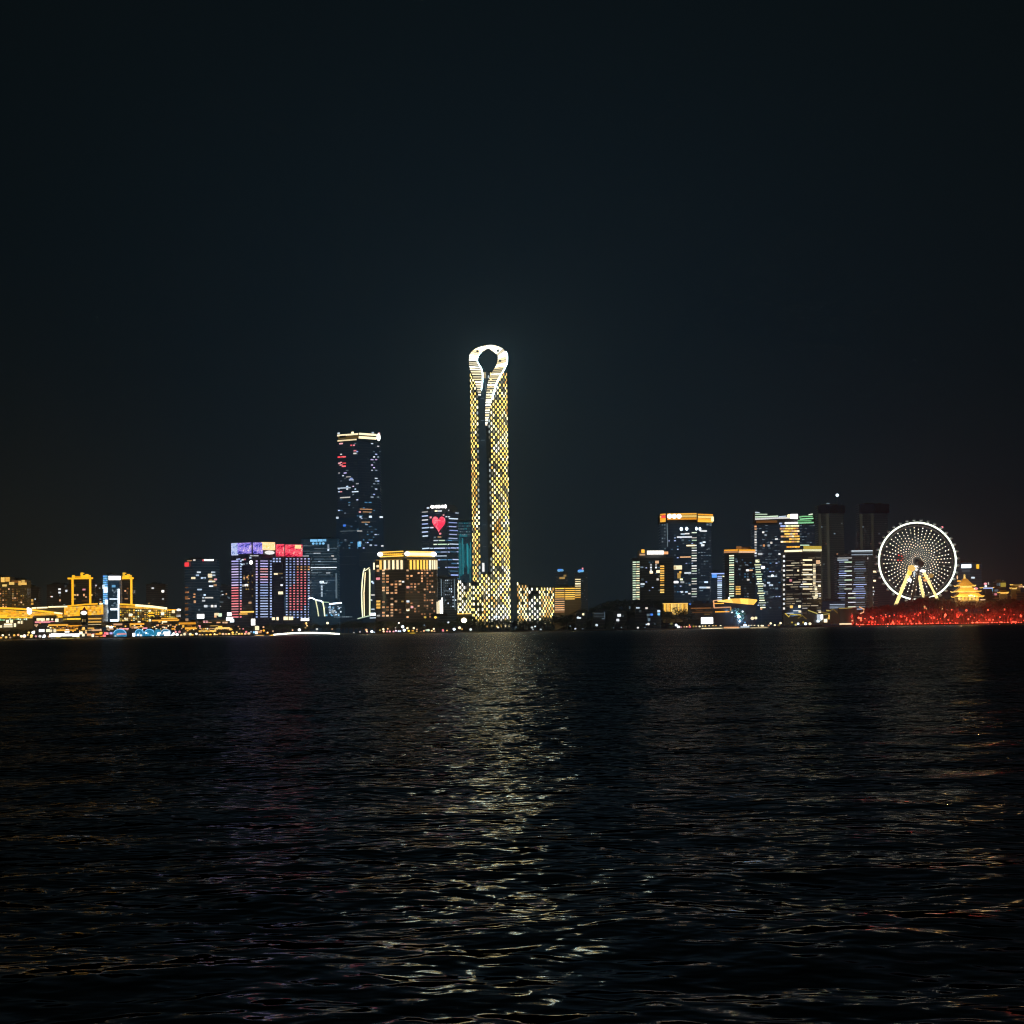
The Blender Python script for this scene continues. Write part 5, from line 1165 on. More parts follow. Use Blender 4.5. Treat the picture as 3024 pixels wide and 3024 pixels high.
ring = [(t0.x + 3.6 * math.cos(6.2832 * k / 10), 3064 + 3.6 * math.sin(6.2832 * k / 10), t0.z) for k in range(10)]; tip = (t0.x, 3064, zof(247, 1791, 3060))
for k in range(10): b_.face([ring[k], ring[(k + 1) % 10], tip])
b_.face(list(reversed(ring))); th.part('spire', b_, 'red_paint')
for x in (244, 251): lit(th, 'window', 'gold_dim', x, 1832, 3, 8, 3059)

# ------------------------------------------------------------------ waterfront restaurants and stalls
def lodge(name, label, cat, x0, x1, yt, Y, roofm, strips=(), wins=(), hall='glass_brown', grp=None):
    th = Thing(name, label, cat, (xof((x0 + x1) / 2, 1850, Y), Y, GZ))
    a, c = at(x0, yt, Y), at(x1, yt, Y)
    b = MB(); b.box(((a.x + c.x) / 2, Y + 5, (a.z + GZ) / 2), (c.x - a.x, 9, a.z - GZ)); th.part('wall', b, hall)
    b = MB(); b.prism([(a.x - 1, Y - 1.2), (c.x + 1, Y - 1.2), (c.x - 1, Y + 5), (a.x + 1, Y + 5)], a.z, lambda p: a.z + (.6 if p[1] < Y else 3.0)); b.prism([(a.x + 1, Y + 5), (c.x - 1, Y + 5), (c.x + 1, Y + 11), (a.x - 1, Y + 11)], a.z, lambda p: a.z + (.6 if p[1] > Y + 6 else 3.0)); th.part('roof', b, 'roof_tile')
    rl = random.Random(int(x0)); pal = ['peach', 'cream', 'orange', 'gold', 'peach'] if not name == 'shop' else ['peach']
    for q in range(int((x1 - x0) / 6)):
        lit(th, 'window', rl.choice(pal), x0 + 4 + 6 * q + rl.uniform(-1, 1), rl.uniform(yt + 6, 1866 - x0 * .012), rl.uniform(2.5, 5), rl.uniform(2.5, 4.5), Y - .5)
    for s in strips: lit(th, 'light_strip', *((s[0],) + tuple(s[1:5])), Y - 1.8)
    for w in wins: lit(th, 'window', *((w[0],) + tuple(w[1:5])), Y - .5)
    return th
lodge('restaurant', 'low restaurant with pale windows above a pink light line, under the golden curved hall', 'restaurant', 97, 165, 1824, 3065, 0, [('pink', 132, 1837, 58, 5), ('peach', 107, 1846, 10, 5)], [('cream', 120, 1829, 24, 7), ('cream', 141, 1829, 9, 6), ('cream', 154, 1829, 5, 5), ('cream', 168, 1832, 9, 10)])
lodge('restaurant', 'two-storey restaurant with long orange light lines in front of the orange lattice hall', 'restaurant', 146, 236, 1843, 3050, 0, [('orange', 172, 1846, 58, 5), ('orange', 222, 1848, 40, 4), ('orange', 180, 1861, 26, 5), ('orange', 207, 1861, 34, 4)], [('orange_dim', 165 + 9 * k, 1854, 6, 5) for k in range(8)] + [('white', 123, 1862, 16, 8), ('cream', 142, 1862, 10, 8), ('cream', 150, 1863, 8, 8), ('cream', 162, 1863, 8, 9), ('white', 198, 1863, 13, 9)])
lodge('restaurant', 'little eatery with peach windows below the stepped yellow strips', 'restaurant', 232, 300, 1852, 3045, 0, [('peach', 285, 1861, 30, 5), ('gold', 268, 1855, 18, 3)], [('cream', 239, 1869, 9, 8), ('cream', 246, 1875, 7, 8), ('gold', 247, 1855, 7, 8), ('orange_dim', 262, 1862, 8, 6), ('peach', 254, 1868, 5, 6)])
lodge('restaurant', 'low restaurant with pinkish roof lines at the foot of the blue-lit tower', 'restaurant', 312, 382, 1842, 3050, 0, [('peach', 348, 1844, 26, 5), ('pink', 366, 1857, 28, 3.5), ('peach', 325, 1858, 20, 5)], [('white', 328, 1853, 10, 8), ('cream', 318, 1850, 10, 5), ('peach', 392, 1853, 8, 6), ('peach', 401, 1853, 9, 6)])
lodge('restaurant', 'restaurant with a ragged orange light line below the yellow-lit glass hall', 'restaurant', 364, 428, 1840, 3056, 0, [('orange', 380, 1843, 20, 4), ('orange', 407, 1843, 38, 4.5), ('pink', 428, 1855, 14, 4)], [('gold_dim', 384, 1849, 5, 10), ('orange', 412, 1851, 22, 3), ('cream', 411, 1837, 8, 4)])
lodge('restaurant', 'restaurant with one long straight orange light line under the white lamp tip', 'restaurant', 446, 532, 1829, 3062, 0, [('orange', 489, 1832, 80, 4.5), ('orange', 500, 1826, 48, 2.5)], [('cream', 486, 1836, 15, 4), ('orange', 471, 1836, 6, 4), ('orange_dim', 485, 1844, 26, 3), ('peach', 465, 1847, 7, 4), ('peach', 482, 1852, 7, 3), ('orange', 512, 1857, 11, 5), ('peach', 517, 1851, 5, 5)] + [('hall_yellow', 500 + 5 * k, 1823, 4, 5) for k in range(4)])
lodge('restaurant', 'deep orange-lit restaurant in front of the slim red sign tower', 'restaurant', 526, 582, 1837, 3052, 0, [('orange', 553, 1841, 50, 6), ('orange', 563, 1853, 32, 3), ('orange', 564, 1856.5, 34, 3.5)], [('orange', 541, 1850, 6, 7), ('orange_dim', 560, 1847, 14, 4), ('peach', 552, 1830, 8, 7)])
lodge('restaurant', 'yellow-lit eatery with a bright bracket-shaped roof light below the violet screen tower', 'restaurant', 590, 690, 1850, 3048, 0, [('gold', 658, 1855, 42, 5), ('gold', 636, 1858, 5, 7), ('gold', 681, 1858, 5, 7), ('gold_bright', 650, 1851, 12, 5), ('gold_dim', 632, 1848, 24, 3)], [('gold' if k % 3 else 'gold_bright', 590 + 6.5 * k, 1864 - (k % 2), 6, 5) for k in range(8)])
lodge('restaurant', 'low dark shop row with small pink and white lights beneath the dotted tower', 'restaurant', 540, 680, 1838, 3100, 0, [], [('pink', 603, 1836, 6, 6), ('pink', 611, 1836, 6, 6), ('peach', 620, 1838, 10, 3), ('peach', 645, 1838, 11, 4), ('peach', 660, 1838, 6, 5), ('peach', 668, 1838, 8, 6), ('cream', 640, 1814, 14, 8), ('green_white', 650, 1816, 10, 10), ('white', 677, 1814, 13, 11), ('cool_bright', 678, 1828, 20, 9), ('cool_bright', 685, 1833, 12, 9), ('peach', 636, 1821, 7, 5)])
cols = ['sky_blue', 'teal', 'sky_blue', 'sky_blue', 'teal']
for k, (x0, x1, m_, lab) in enumerate(((337, 372, 'sky_blue', 'small blue-lit stall with a pink band beside the red-lit stalls'), (400, 424, 'sky_blue', 'blue arched tent with a pale rim beside the round blue tent'), (428, 456, 'sky_blue', 'round bright blue tent, largest of the blue tents'), (456, 476, 'teal', 'narrow teal tent between the round blue tent and the white-lit stall'), (476, 504, 'cool', 'pale blue stall with white panels next to the blue tents'))):
    th = Thing('tent', lab, 'tent', (xof((x0 + x1) / 2, 1875, 3018), 3018, GZ)); b = MB()
    a, c = at(x0, 1883, 3016), at(x1, 1858, 3016); r = (c.x - a.x) / 2; n = 12
    arch = [((a.x + c.x) / 2 + r * math.cos(math.pi * q / n), GZ + (c.z - GZ) * (.45 + .55 * math.sin(math.pi * q / n))) for q in range(n + 1)]
    pts = [(a.x + 2 * r, GZ)] + arch + [(a.x, GZ)]
    b.face([(p[0], 3013, p[1]) for p in reversed(pts)]); b.face([(p[0], 3022, p[1]) for p in pts])
    for p, q in zip(pts, pts[1:]): b.face([(p[0], 3013, p[1]), (p[0], 3022, p[1]), (q[0], 3022, q[1]), (q[0], 3013, q[1])])
    th.part('canopy', b, 'tent_glow')  # canopy emits a blue glow in place of light from inside
    b = MB(); b.tube([(p[0], 3012.6, p[1]) for p in arch], .55, 6); th.part('rim_light', b, m_)
    rs2 = random.Random(k)
    for q in range(5): lit(th, 'lamp', rs2.choice(['cool_bright', m_, m_, 'white_soft']), x0 + 4 + (x1 - x0 - 8) * q / 4, 1874 + rs2.uniform(-6, 8), rs2.uniform(3, 7), rs2.uniform(3, 7), 3012)
    if k == 0: lit(th, 'band', 'pink', 360, 1872, 26, 5, 3011.5)
    if k == 1: lit(th, 'panel', 'white', 395, 1876, 8, 13, 3011.5)
    if k == 4: lit(th, 'panel', 'white', 494, 1872, 16, 13, 3011.5); lit(th, 'panel', 'cool_bright', 470, 1870, 8, 6, 3011.5)
for k, (x0, x1, lab, L) in enumerate(((258, 282, 'stall with pale and pink lamps beside the orange-lit stall', [('peach', 263, 1874, 12, 6), ('cream', 274, 1877, 7, 9), ('peach', 266, 1885, 20, 6), ('pink', 276, 1872, 6, 4)]), (283, 312, 'orange-lit stall with red lamps at its end', [('orange', 291, 1872, 18, 5), ('orange', 298, 1869, 8, 6), ('rose', 308, 1878, 9, 8), ('orange', 300, 1883, 10, 8), ('peach', 286, 1883, 10, 7), ('red', 311, 1870, 7, 6), ('pink', 317, 1871, 6, 7)]), (324, 338, 'small stall with two pale lamps beside the dark gap', [('lavender', 328, 1870, 8, 6), ('cool_dim', 322, 1883, 6, 5)]))):
    th = Thing('market_stall', lab, 'market stall', (xof((x0 + x1) / 2, 1875, 3016), 3016, GZ)); a, c = at(x0, 1884, 3016), at(x1, 1866, 3016)
    b = MB(); b.box(((a.x + c.x) / 2, 3018, GZ + 2), (c.x - a.x, 4, 4)); th.part('counter', b, 'wood')
    b = MB(); b.prism([(a.x - .6, 3013), (c.x + .6, 3013), (c.x + .6, 3021), (a.x - .6, 3021)], c.z - .4, lambda p: c.z + (0 if p[1] < 3015 else 1.2)); th.part('awning', b, 'canvas')
    for q in L: lit(th, 'lamp', q[0], *q[1:], 3012)
# lit white sign column and yellow-striped boat below the dotted tower
th = Thing('sign_column', 'tall white glowing sign box on a post at the shore under the dotted tower', 'sign', (xof(747.5, 1837, 3020), 3020, GZ)); lit(th, 'sign_box', 'white', 747.5, 1837, 12, 19, 3020)
c = at(747.5, 1847, 3020); th.unit('post', 'steel', (c.x, 3020.6, (c.z + GZ) / 2), (1.2, .8, c.z - GZ))
# ------------------------------------------------------------------ bridge and boats
fb = Thing('footbridge', 'long low arched bridge outlined by a brilliant white line along the water', 'bridge', (xof(905, 1870, 2990), 2990, 0)); arch = lambda x: 1868.2 + ((x - 900) / 105) ** 2 * 5.5 - SLOPE * (x - 900)
xs = list(np.linspace(808, 1003, 28)); b_ = MB(); ribbon(b_, [(x, arch(x) + 3.2) for x in xs], [(x, arch(x) + 6) for x in xs], 2990, 6); fb.part('deck', b_, 'concrete')
b_ = MB(); ribbon(b_, [(x, arch(x) - 1.6) for x in xs], [(x, arch(x) + 2.6) for x in xs], 2989, .7); fb.part('light_strip', b_, 'strip_bright'); b_ = MB(); ribbon(b_, [(x, arch(x) - .5) for x in xs], [(x, arch(x) + 1.5) for x in xs], 2996.5, .5); fb.part('railing', b_, 'steel')
for x in (830, 868, 905, 942, 978):
    c = at(x, arch(x) + 6, 2993); fb.unit('pier', 'concrete', (c.x, 2993, c.z / 2 - .5), (1.6, 3, max(1.0, c.z + 1)))
strip(fb, 'light_strip', [(796, arch(800) + 3), (808, arch(808) + 1)], 2990, .7, 'gold_bright')
def boat(label, x0, x1, yw, deckm, cabins, grp=None, Y=2960):
    """hull with pointed bow, cabin, roof and lit bands; yw = waterline in the photo"""
    a, c = at(x0, yw, Y), at(x1, yw, Y); L = c.x - a.x; w = min(7, L * .3)
    th = Thing('boat', label, 'boat', ((a.x + c.x) / 2, Y, 0), grp); b = MB()
    deck = [(a.x, Y), (a.x + L * .08, Y - w / 2), (c.x - L * .2, Y - w / 2), (c.x, Y), (c.x - L * .2, Y + w / 2), (a.x + L * .08, Y + w / 2)]
    b.prism(deck, -.4, lambda p: 1.5 + (.7 if p[0] > c.x - .1 else 0)); th.part('hull', b, 'white_paint')
    b = MB(); b.box((a.x + L * .45, Y, 2.4), (L * .62, w * .7, 1.8)); th.part('cabin', b, 'glass_brown')
    b = MB(); b.box((a.x + L * .45, Y, 3.45), (L * .68, w * .85, .25)); th.part('roof', b, 'white_paint')
    for name, m_, px, py, ww, hh in cabins: lit(th, name, m_, px, py, ww, hh, Y - w / 2 - .3)
    return th
boat('long boat with a blazing white deck canopy moored below the orange lattice hall', 150, 236, 1885, 0, [('canopy_light', 'white', 190, 1876, 88, 9), ('canopy_light', 'white', 172, 1874, 40, 7), ('deck_light', 'hall_yellow', 200, 1882, 70, 4)])
boat('low boat with a row of dull cream windows in front of the white canopy boat', 172, 226, 1891, 0, [('window', 'hall_yellow', 189, 1888, 18, 6), ('window', 'hall_yellow', 210, 1888, 15, 6)], Y=2930)
boat('boat with two gold light bands below the white sign column', 750, 782, 1884, 0, [('light_band', 'gold', 767, 1878, 24, 3), ('light_band', 'gold', 767, 1882, 24, 3), ('lamp', 'peach', 766, 1866, 13, 6), ('lamp', 'sky_blue', 750, 1867, 6, 6), ('lamp', 'white', 757, 1868, 7, 8), ('lamp', 'cream', 759, 1855, 12, 12)])
boat('little boat outlined in bright yellow in front of the hotel shore', 1209, 1228, 1876, 0, [('light_band', 'yellow', 1218, 1872, 15, 5), ('lamp', 'gold', 1219, 1862.5, 6, 4)])
boat('flat boat glowing cream along its whole side below the white screen', 2072, 2180, 1859, 0, [('light_band', 'cream', 2102, 1857, 62, 4), ('light_band', 'peach', 2160, 1853, 44, 4)])
boat('flat boat with cream and blue bands in front of the curved lit roof', 2136, 2270, 1857, 0, [('light_band', 'cream', 2166, 1857, 36, 3), ('light_band', 'cool', 2200, 1851, 26, 4), ('light_band', 'cream', 2242, 1855, 50, 3)])
for x, y, s in ((1458, 1879, 5), (1590, 1893, 4), (1263, 1882, 4)):
    t_ = (EYE.z) / ((y - 1859.5 + SLOPE * (x - 1512)) / FPX); Yb = min(2500, t_); c = at(x, y, Yb); k = mpp(Yb) * s
    th = Thing('buoy', {1458: 'dark buoy in the gleam below the tall tower, the largest speck on the water', 1590: 'small dark buoy on the water below the gold-striped offices', 1263: 'tiny dark buoy off the hotel shore'}[x], 'buoy', (c.x, Yb, 0)); b = MB(); b.tube([(c.x, Yb, -.2), (c.x, Yb, k * .35)], k * .5, 8); th.part('float', b, 'dark_paint'); b = MB(); b.tube([(c.x, Yb, k * .3), (c.x, Yb, k * 1.1)], k * .2, 6, 0, k * .08); th.part('mast', b, 'dark_paint')

# ------------------------------------------------------------------ big wheel
WY = 3100; wc = at(2708.5, 1657, WY); kW = mpp(WY); R = 113.5 * kW
wh = Thing('ferris_wheel', 'giant observation wheel with a glowing white rim and strings of dotted spokes', 'ferris wheel', (wc.x, WY, GZ))
def ring_(b, r, y, tr, n=120): b.tube([(wc.x + r * math.cos(6.2832 * k / n), y, wc.z + r * math.sin(6.2832 * k / n)) for k in range(n + 1)], tr, 6)
b_ = MB(); ring_(b_, R, WY - 2, 1.35); wh.part('rim_light', b_, 'rim_white')
b_ = MB(); ring_(b_, R + .2, WY + 3, .7); ring_(b_, R - 4.6, WY + .5, .5)
for k in range(72):
    a = 6.2832 * k / 72; a2 = 6.2832 * (k + .5) / 72
    b_.tube([(wc.x + R * math.cos(a), WY + 3, wc.z + R * math.sin(a)), (wc.x + (R - 4.6) * math.cos(a2), WY + .5, wc.z + (R - 4.6) * math.sin(a2)), (wc.x + R * math.cos(a), WY - 1.5, wc.z + R * math.sin(a))], .22, 4)
wh.part('rim_truss', b_, 'steel')
rs = random.Random(61); NS = 48
for k in range(NS):
    a = 6.2832 * (k + .5) / NS
    b = MB(); b.tube([(wc.x + 3 * math.cos(a), WY + 2, wc.z + 3 * math.sin(a)), (wc.x + (R - 4) * math.cos(a), WY + .5, wc.z + (R - 4) * math.sin(a))], .26, 4)
    sp = wh.part('spoke', b, 'steel')
    b = MB()
    deg = math.degrees(a) % 360
    if not (87 < deg < 92):
        rr = R - (9.5 if k % 2 else 7.2); j = 0
        while rr > 6:
            if rs.random() < .95: b.ball((wc.x + rr * math.cos(a), WY - .4, wc.z + rr * math.sin(a)), .8 if rr > 20 else .5, 0 if not (155 < deg < 178 and 20 < rr < 30) else 1, n=6, m=4)
            rr -= 4.55; j += 1
        wh.part('light_string', b, ['dot_light', 'red_lamp'], parent=sp)
for k in range(36):
    a = 6.2832 * (k + .3) / 36; r = R + 4.0; c = (wc.x + r * math.cos(a), WY, wc.z + r * math.sin(a))
    b = MB(); b.ball((0, 0, 0), 2.0, 0, (1.2, 1, .9), 10, 6); 
    if k == 0: pod = b.mesh('cabin', ['cabin_shell'], smooth=True); db = MB(); db.box((0, -1.95, -.1), (2.6, .3, .8)); podw = db.mesh('window', ['cool_dim'])
    o = bpy.data.objects.new('cabin', pod); COL.objects.link(o); o.parent = wh.o; o.location = Vector(c) - wh.loc
    o2 = bpy.data.objects.new('window', podw); COL.objects.link(o2); o2.parent = o
wh.unit('beacon', 'rose', at(2782.5, 1557, WY), (3.4, 3.4, 3.4), kind='ball')
b_ = MB(); b_.tube([(wc.x + 4, WY - 9, wc.z - 4), (wc.x + 4, WY + 9, wc.z - 4)], 4.6, 16); wh.part('hub', b_, 'dark_steel')
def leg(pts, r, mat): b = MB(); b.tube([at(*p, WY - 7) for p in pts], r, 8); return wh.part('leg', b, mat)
leg([(2689, 1678), (2672, 1720), (2654, 1765), (2640, 1800)], 2.4, 'leg_glow'); leg([(2728, 1690), (2745, 1722), (2764, 1760), (2782, 1800)], 2.1, 'leg_glow'); leg([(2714, 1700), (2720, 1730), (2727, 1760), (2734, 1800)], 2.1, 'leg_glow')  # these legs glow through their own material in place of floodlighting
leg([(2719, 1668), (2708, 1710), (2696, 1755), (2684, 1800)], 1.7, 'dark_steel')
for q in ((2692, 1678, 24, 20, 'gold'), (2704, 1673, 14, 5, 'white'), (2706, 1682, 8, 9, 'white_soft'), (2686, 1713, 14, 11, 'white'), (2700, 1695, 6, 18, 'cool'), (2725, 1686, 18, 8, 'white'), (2733, 1714, 14, 7, 'peach'), (2729, 1706, 10, 4, 'orange'), (2749, 1700, 16, 14, 'gold_dim'), (2686, 1692, 14, 16, 'gold_bright')): lit(wh, 'hub_light', q[4], q[0], q[1], q[2], q[3], WY - 9, True)

# ------------------------------------------------------------------ pagoda and garden roofs
PY = 3062; kP = mpp(PY); pc = at(2856, 1740, PY)
pg = Thing('pagoda', 'three-tiered golden pagoda with upturned eaves glowing above the red-lit trees', 'pagoda', (pc.x, PY + 8, GZ))
def eave(th, xc, ye, yt, w0, w1, Y, mat='roof_gold', lift=1.3):
    c = at(xc, ye, Y); zt = zof(xc, yt, Y); b = MB(); N = 5; hw0, hw1 = w0 * mpp(Y) / 2, w1 * mpp(Y) / 2; cy = Y + 8
    def P_(s, side, u):
        hw = hw0 + (hw1 - hw0) * s; z = c.z + (zt - c.z) * (s ** 1.6)
        z += lift * (1 - s) * (abs(u) ** 3)
        d = {0: (u, -1), 1: (1, u), 2: (-u, 1), 3: (-1, -u)}[side]
        return (c.x + d[0] * hw, cy + d[1] * hw * .8, z)
    for side in range(4):
        for i in range(N):
            for j in range(6):
                u0, u1 = -1 + j / 3, -1 + (j + 1) / 3
                b.face([P_(i / N, side, u0), P_(i / N, side, u1), P_((i + 1) / N, side, u1), P_((i + 1) / N, side, u0)])
    r = th.part('roof', b, mat)
    b = MB()
    for side in range(4): b.tube([Vector(P_(0, side, -1 + j / 4)) for j in range(9)], .45, 5)
    th.part('eave_light', b, 'gold_bright', parent=r)
def tier(th, xc, y0, y1, w, Y, n=5):
    a, c = at(xc, y0, Y), at(xc, y1, Y); hw = w * mpp(Y) / 2; b = MB(); b.box((a.x, Y + 8, (a.z + c.z) / 2), (2 * hw, 2 * hw * .8, c.z - a.z)); p = th.part('wall', b, 'lit_wall')
    for k in range(n): th.unit('window', 'gold_bright' if k % 2 else 'gold', (a.x + hw * (-1 + (2 * k + 1) / n), Y + 8 - hw * .8 - .2, (a.z + c.z) / 2), (hw * 1.1 / n, .4, (c.z - a.z) * .6))
tier(pg, 2858, 1776, 1758, 62, PY, 6); eave(pg, 2861, 1763, 1750, 84, 54, PY); tier(pg, 2856, 1751, 1742, 50, PY, 6); eave(pg, 2856, 1748, 1736, 78, 42, PY); tier(pg, 2854, 1737, 1731, 36, PY, 4); eave(pg, 2853, 1731, 1708, 56, 12, PY)
fin = MB(); c = at(2852, 1709, PY); fin.tube([(c.x, PY + 8, c.z), (c.x, PY + 8, zof(2852, 1700, PY))], 1.9, 8, 0, 1.0); fin.ball((c.x, PY + 8, zof(2852, 1698.5, PY)), 1.5); pg.part('finial', fin, 'gold')
for x, y, w, h, m_ in ((2832, 1716, 13, 6, 'orange'), (2882, 1738, 13, 7, 'pink'), (2827, 1705, 4, 12, 'peach'), (2871, 1762, 20, 6, 'gold_bright'), (2866, 1759, 15, 5, 'cream'), (2889, 1764, 7, 9, 'gold'), (2902, 1771, 18, 4, 'peach')): lit(pg, 'lantern', m_, x, y, w, h, PY - 12 if y > 1735 else PY, True)
for x, y in ((2835, 1758), (2880, 1758), (2838, 1740), (2874, 1740), (2852, 1722)):
    l = bpy.data.lights.new('pagoda_floodlight', 'POINT'); l.color = (1, .62, .2); l.energy = 9000; l.shadow_soft_size = .5; l.specular_factor = 0; l.volume_factor = .1
    o = bpy.data.objects.new('floodlight', l); COL.objects.link(o); o.parent = pg.o; o.location = at(x, y, PY - 14) - pg.loc
def garden_roof(name, label, x, y, w, m_, Y, up=6, wallm='lit_wall'):
    th = Thing(name, label, 'pavilion', (xof(x, y, Y), Y + 8, GZ)); a = at(x, y, Y); hw = w * mpp(Y) / 2
    b = MB(); b.box((a.x, Y + 8, (a.z + GZ) / 2), (hw * 1.5, hw * 1.1, a.z - GZ)); th.part('wall', b, wallm); eave(th, x, y, y - up, w, w * .45, Y, 'roof_gold', .8)
    lit(th, 'eave_lamp', m_, x, y + 1, w * .8, 4, Y - hw); return th
garden_roof('pavilion', 'yellow pavilion with an upturned roof among the trees beyond the pagoda', 2966, 1750, 28, 'gold', 3080, 8)
garden_roof('pavilion', 'higher yellow pavilion stepping up the bank behind its lower neighbour', 2996, 1737, 18, 'gold', 3100, 6)
garden_roof('pavilion', 'long-roofed pavilion with a thin golden eave at the frame edge', 3004, 1727, 30, 'gold_dim', 3120, 3)
garden_roof('pavilion', 'pavilion under a pale blue-lit roof with a pink lantern on top', 2918, 1736, 36, 'ice', 3080, 4, 'dark_paint')
th = Thing('lantern_post', 'cluster of pink and white lanterns above the blue-lit roof', 'lantern', (xof(2911, 1724, 3078), 3078, GZ)); lit(th, 'lantern', 'pink', 2910, 1724, 10, 7, 3078, True); lit(th, 'lantern', 'white_soft', 2911, 1731, 8, 7, 3078, True); lit(th, 'lantern', 'white_soft', 2919, 1723, 3, 7, 3078); c = at(2911, 1735, 3079); th.unit('post', 'steel', (c.x, 3079.5, (c.z + GZ) / 2), (.8, .8, c.z - GZ))
B = Bld('low_building', 'small grey block with pale vertical windows on the bank beyond the pagoda', 'building', [(2941, 3140), (2972, 3143)], 1719, 'glass_brown', 'stone', 14, 4); B.win([(2945, 1726, 4, 9, 'cool_dim'), (2951, 1726, 4, 9, 'cool_dim')]); B.box_px('panel', 'hall_yellow', 2962, 1727, 15, 12); B.done()
B = Bld('low_building', 'dark low block with dim ochre windows below the yellow pavilions', 'building', [(2912, 3110), (3040, 3114)], 1752, 'glass_brown', 'stone', 14, 4); B.grid(2940, 3000, 9, 1758, 1766, 2, 5, 3, .6, ['orange_dim', 'gold_dim'], seed=3)
B.win([(2922, 1750, 12, 5, 'gold'), (2940, 1744, 11, 6, 'cool_dim'), (2938, 1755, 7, 6, 'pink'), (2957, 1758, 7, 4, 'peach'), (3012, 1732, 12, 5, 'peach'), (3022, 1733, 6, 4, 'cream'), (2926, 1741, 6, 12, 'sky_blue')], proud=4); B.done()
# ------------------------------------------------------------------ trees
def make_tree(seed, leaf='leaf', dens=420, bare=0.0):
    """unit tree, one metre tall: tapered trunk with limbs, crown of leaf sprays round the limb ends"""
    r = random.Random(seed); t = MB(); c = MB()
    t.tube([(0, 0, 0), (.012, .01, .2), (-.01, 0, .42), (.01, 0, .7)], .032, 6, 0, .012)
    ends = [Vector((.01, 0, .78))]
    for k in range(7):
        a = 6.2832 * k / 7 + r.uniform(-.3, .3); z0 = r.uniform(.22, .5); L = r.uniform(.2, .36); up = r.uniform(.12, .32)
        e_ = Vector((math.cos(a) * L, math.sin(a) * L, z0 + up)); m_ = Vector((math.cos(a) * L * .5, math.sin(a) * L * .5, z0 + up * .35))
        t.tube([(0, 0, z0), m_, e_], .014, 5, 0, .005); ends += [e_, (m_ + e_) / 2 + Vector((0, 0, .05))]
    clumps = [(e_ + Vector((r.uniform(-.05, .05), r.uniform(-.05, .05), r.uniform(0, .08))), r.uniform(.10, .19)) for e_ in ends] + [(Vector((r.uniform(-.12, .12), r.uniform(-.12, .12), r.uniform(.6, .86))), r.uniform(.1, .15)) for _ in range(5)]
    for _ in range(dens):
        p, q = r.choice(clumps); d = Vector((r.gauss(0, 1), r.gauss(0, 1), r.gauss(0, 1))).normalized() * q * r.random() ** .45
        d.z *= .75; ctr = p + d; s = r.uniform(.018, .04)
        if ctr.z < .2 or ctr.z > 1: continue
        a = Vector((r.gauss(0, 1), r.gauss(0, 1), r.gauss(0, .6))).normalized(); b = a.orthogonal().normalized()
        if r.random() < .5: b = a.cross(b)
        c.face([ctr - a * s - b * s * .5, ctr + a * s * .3 - b * s * .7, ctr + a * s + b * s * .3, ctr - a * s * .2 + b * s * .7])
    return t.mesh('trunk', ['bark']), c.mesh('crown', [leaf])
GREEN = [make_tree(200 + k) for k in range(6)]
REDT = [make_tree(300 + k, 'leaf_red', 330) for k in range(6)]
DENSE = [make_tree(400 + k, 'leaf_red', 700) for k in range(4)]
def tree(x, y, z, h, var, label, group, name='tree'):
    o = bpy.data.objects.new(name, None); COL.objects.link(o); o.location = (x, y, z); o.scale = (h * random.uniform(1.05, 1.5), h * 1.1, h); o.rotation_euler = (0, 0, random.uniform(0, 6.28))
    o['label'] = label; o['category'] = 'tree'; o['group'] = group
    for n_, me_ in zip(('trunk', 'crown'), var):
        q = bpy.data.objects.new(n_, me_); COL.objects.link(q); q.parent = o
    return o
rs = random.Random(5); random.seed(12)
def row(x0, x1, n, Y0, Y1, top, label, group, var, zb=None, hmin=6, jit=3, name='tree'):
    for k in range(n):
        px = x0 + (x1 - x0) * (k + rs.uniform(.1, .9)) / n; Y = rs.uniform(Y0, Y1); py = top(px) + rs.uniform(0, jit)
        p = at(px, py, Y); z = GZ if zb is None else zb(px, Y)
        h = max(hmin, p.z - z); tree(p.x, Y, z, h, rs.choice(var), label, group, name)
row(1000, 1330, 30, 3014, 3050, lambda x: 1828, 'dark shoreline tree in the belt of trees below the hotel', 'shore trees below the hotel', GREEN, jit=7)
row(1330, 1690, 34, 3014, 3050, lambda x: 1821 - max(0, x - 1560) * .12, 'dark shoreline tree in the belt of trees below the tall gold tower', 'shore trees below the tall tower', GREEN, jit=9)
row(790, 1000, 16, 3018, 3046, lambda x: 1836, 'dark tree in the belt behind the glowing white bridge', 'trees behind the white bridge', GREEN, jit=8)
hx = lambda x: np.interp(x, [1660, 1750, 1790, 1830, 1900, 1990, 2060, 2140], [1812, 1782, 1771, 1765, 1763, 1766, 1774, 1800])
def park_z(px, Y):
    cy = np.interp(px, [1640, 1700, 1760, 1830, 1960, 2060, 2150], [1862, 1835, 1818, 1806, 1803, 1815, 1850]); Zc = max(zof(px, cy, 3130), GZ)
    s = (Y - 3055) / 150
    return GZ - .6 + (Zc - GZ) * max(0, math.sin(math.pi * min(1, max(0, s))))
row(1660, 2130, 38, 3105, 3160, hx, 'dark tree on the crest of the wooded park', 'trees on the park crest', GREEN, park_z, hmin=10, jit=8)
row(1660, 2060, 30, 3056, 3100, lambda x: hx(x) + 20, 'dark tree on the lower slope of the wooded park', 'trees on the park slope', GREEN, park_z, hmin=8, jit=14)
row(1690, 2050, 22, 3012, 3036, lambda x: 1836, 'small dark tree at the water edge of the wooded park', 'waterside trees of the park', GREEN, jit=8)
row(2240, 2480, 12, 3030, 3044, lambda x: 1832, 'dark bush-like tree in front of the shell roofs', 'trees before the shell roofs', GREEN, hmin=5, jit=8)
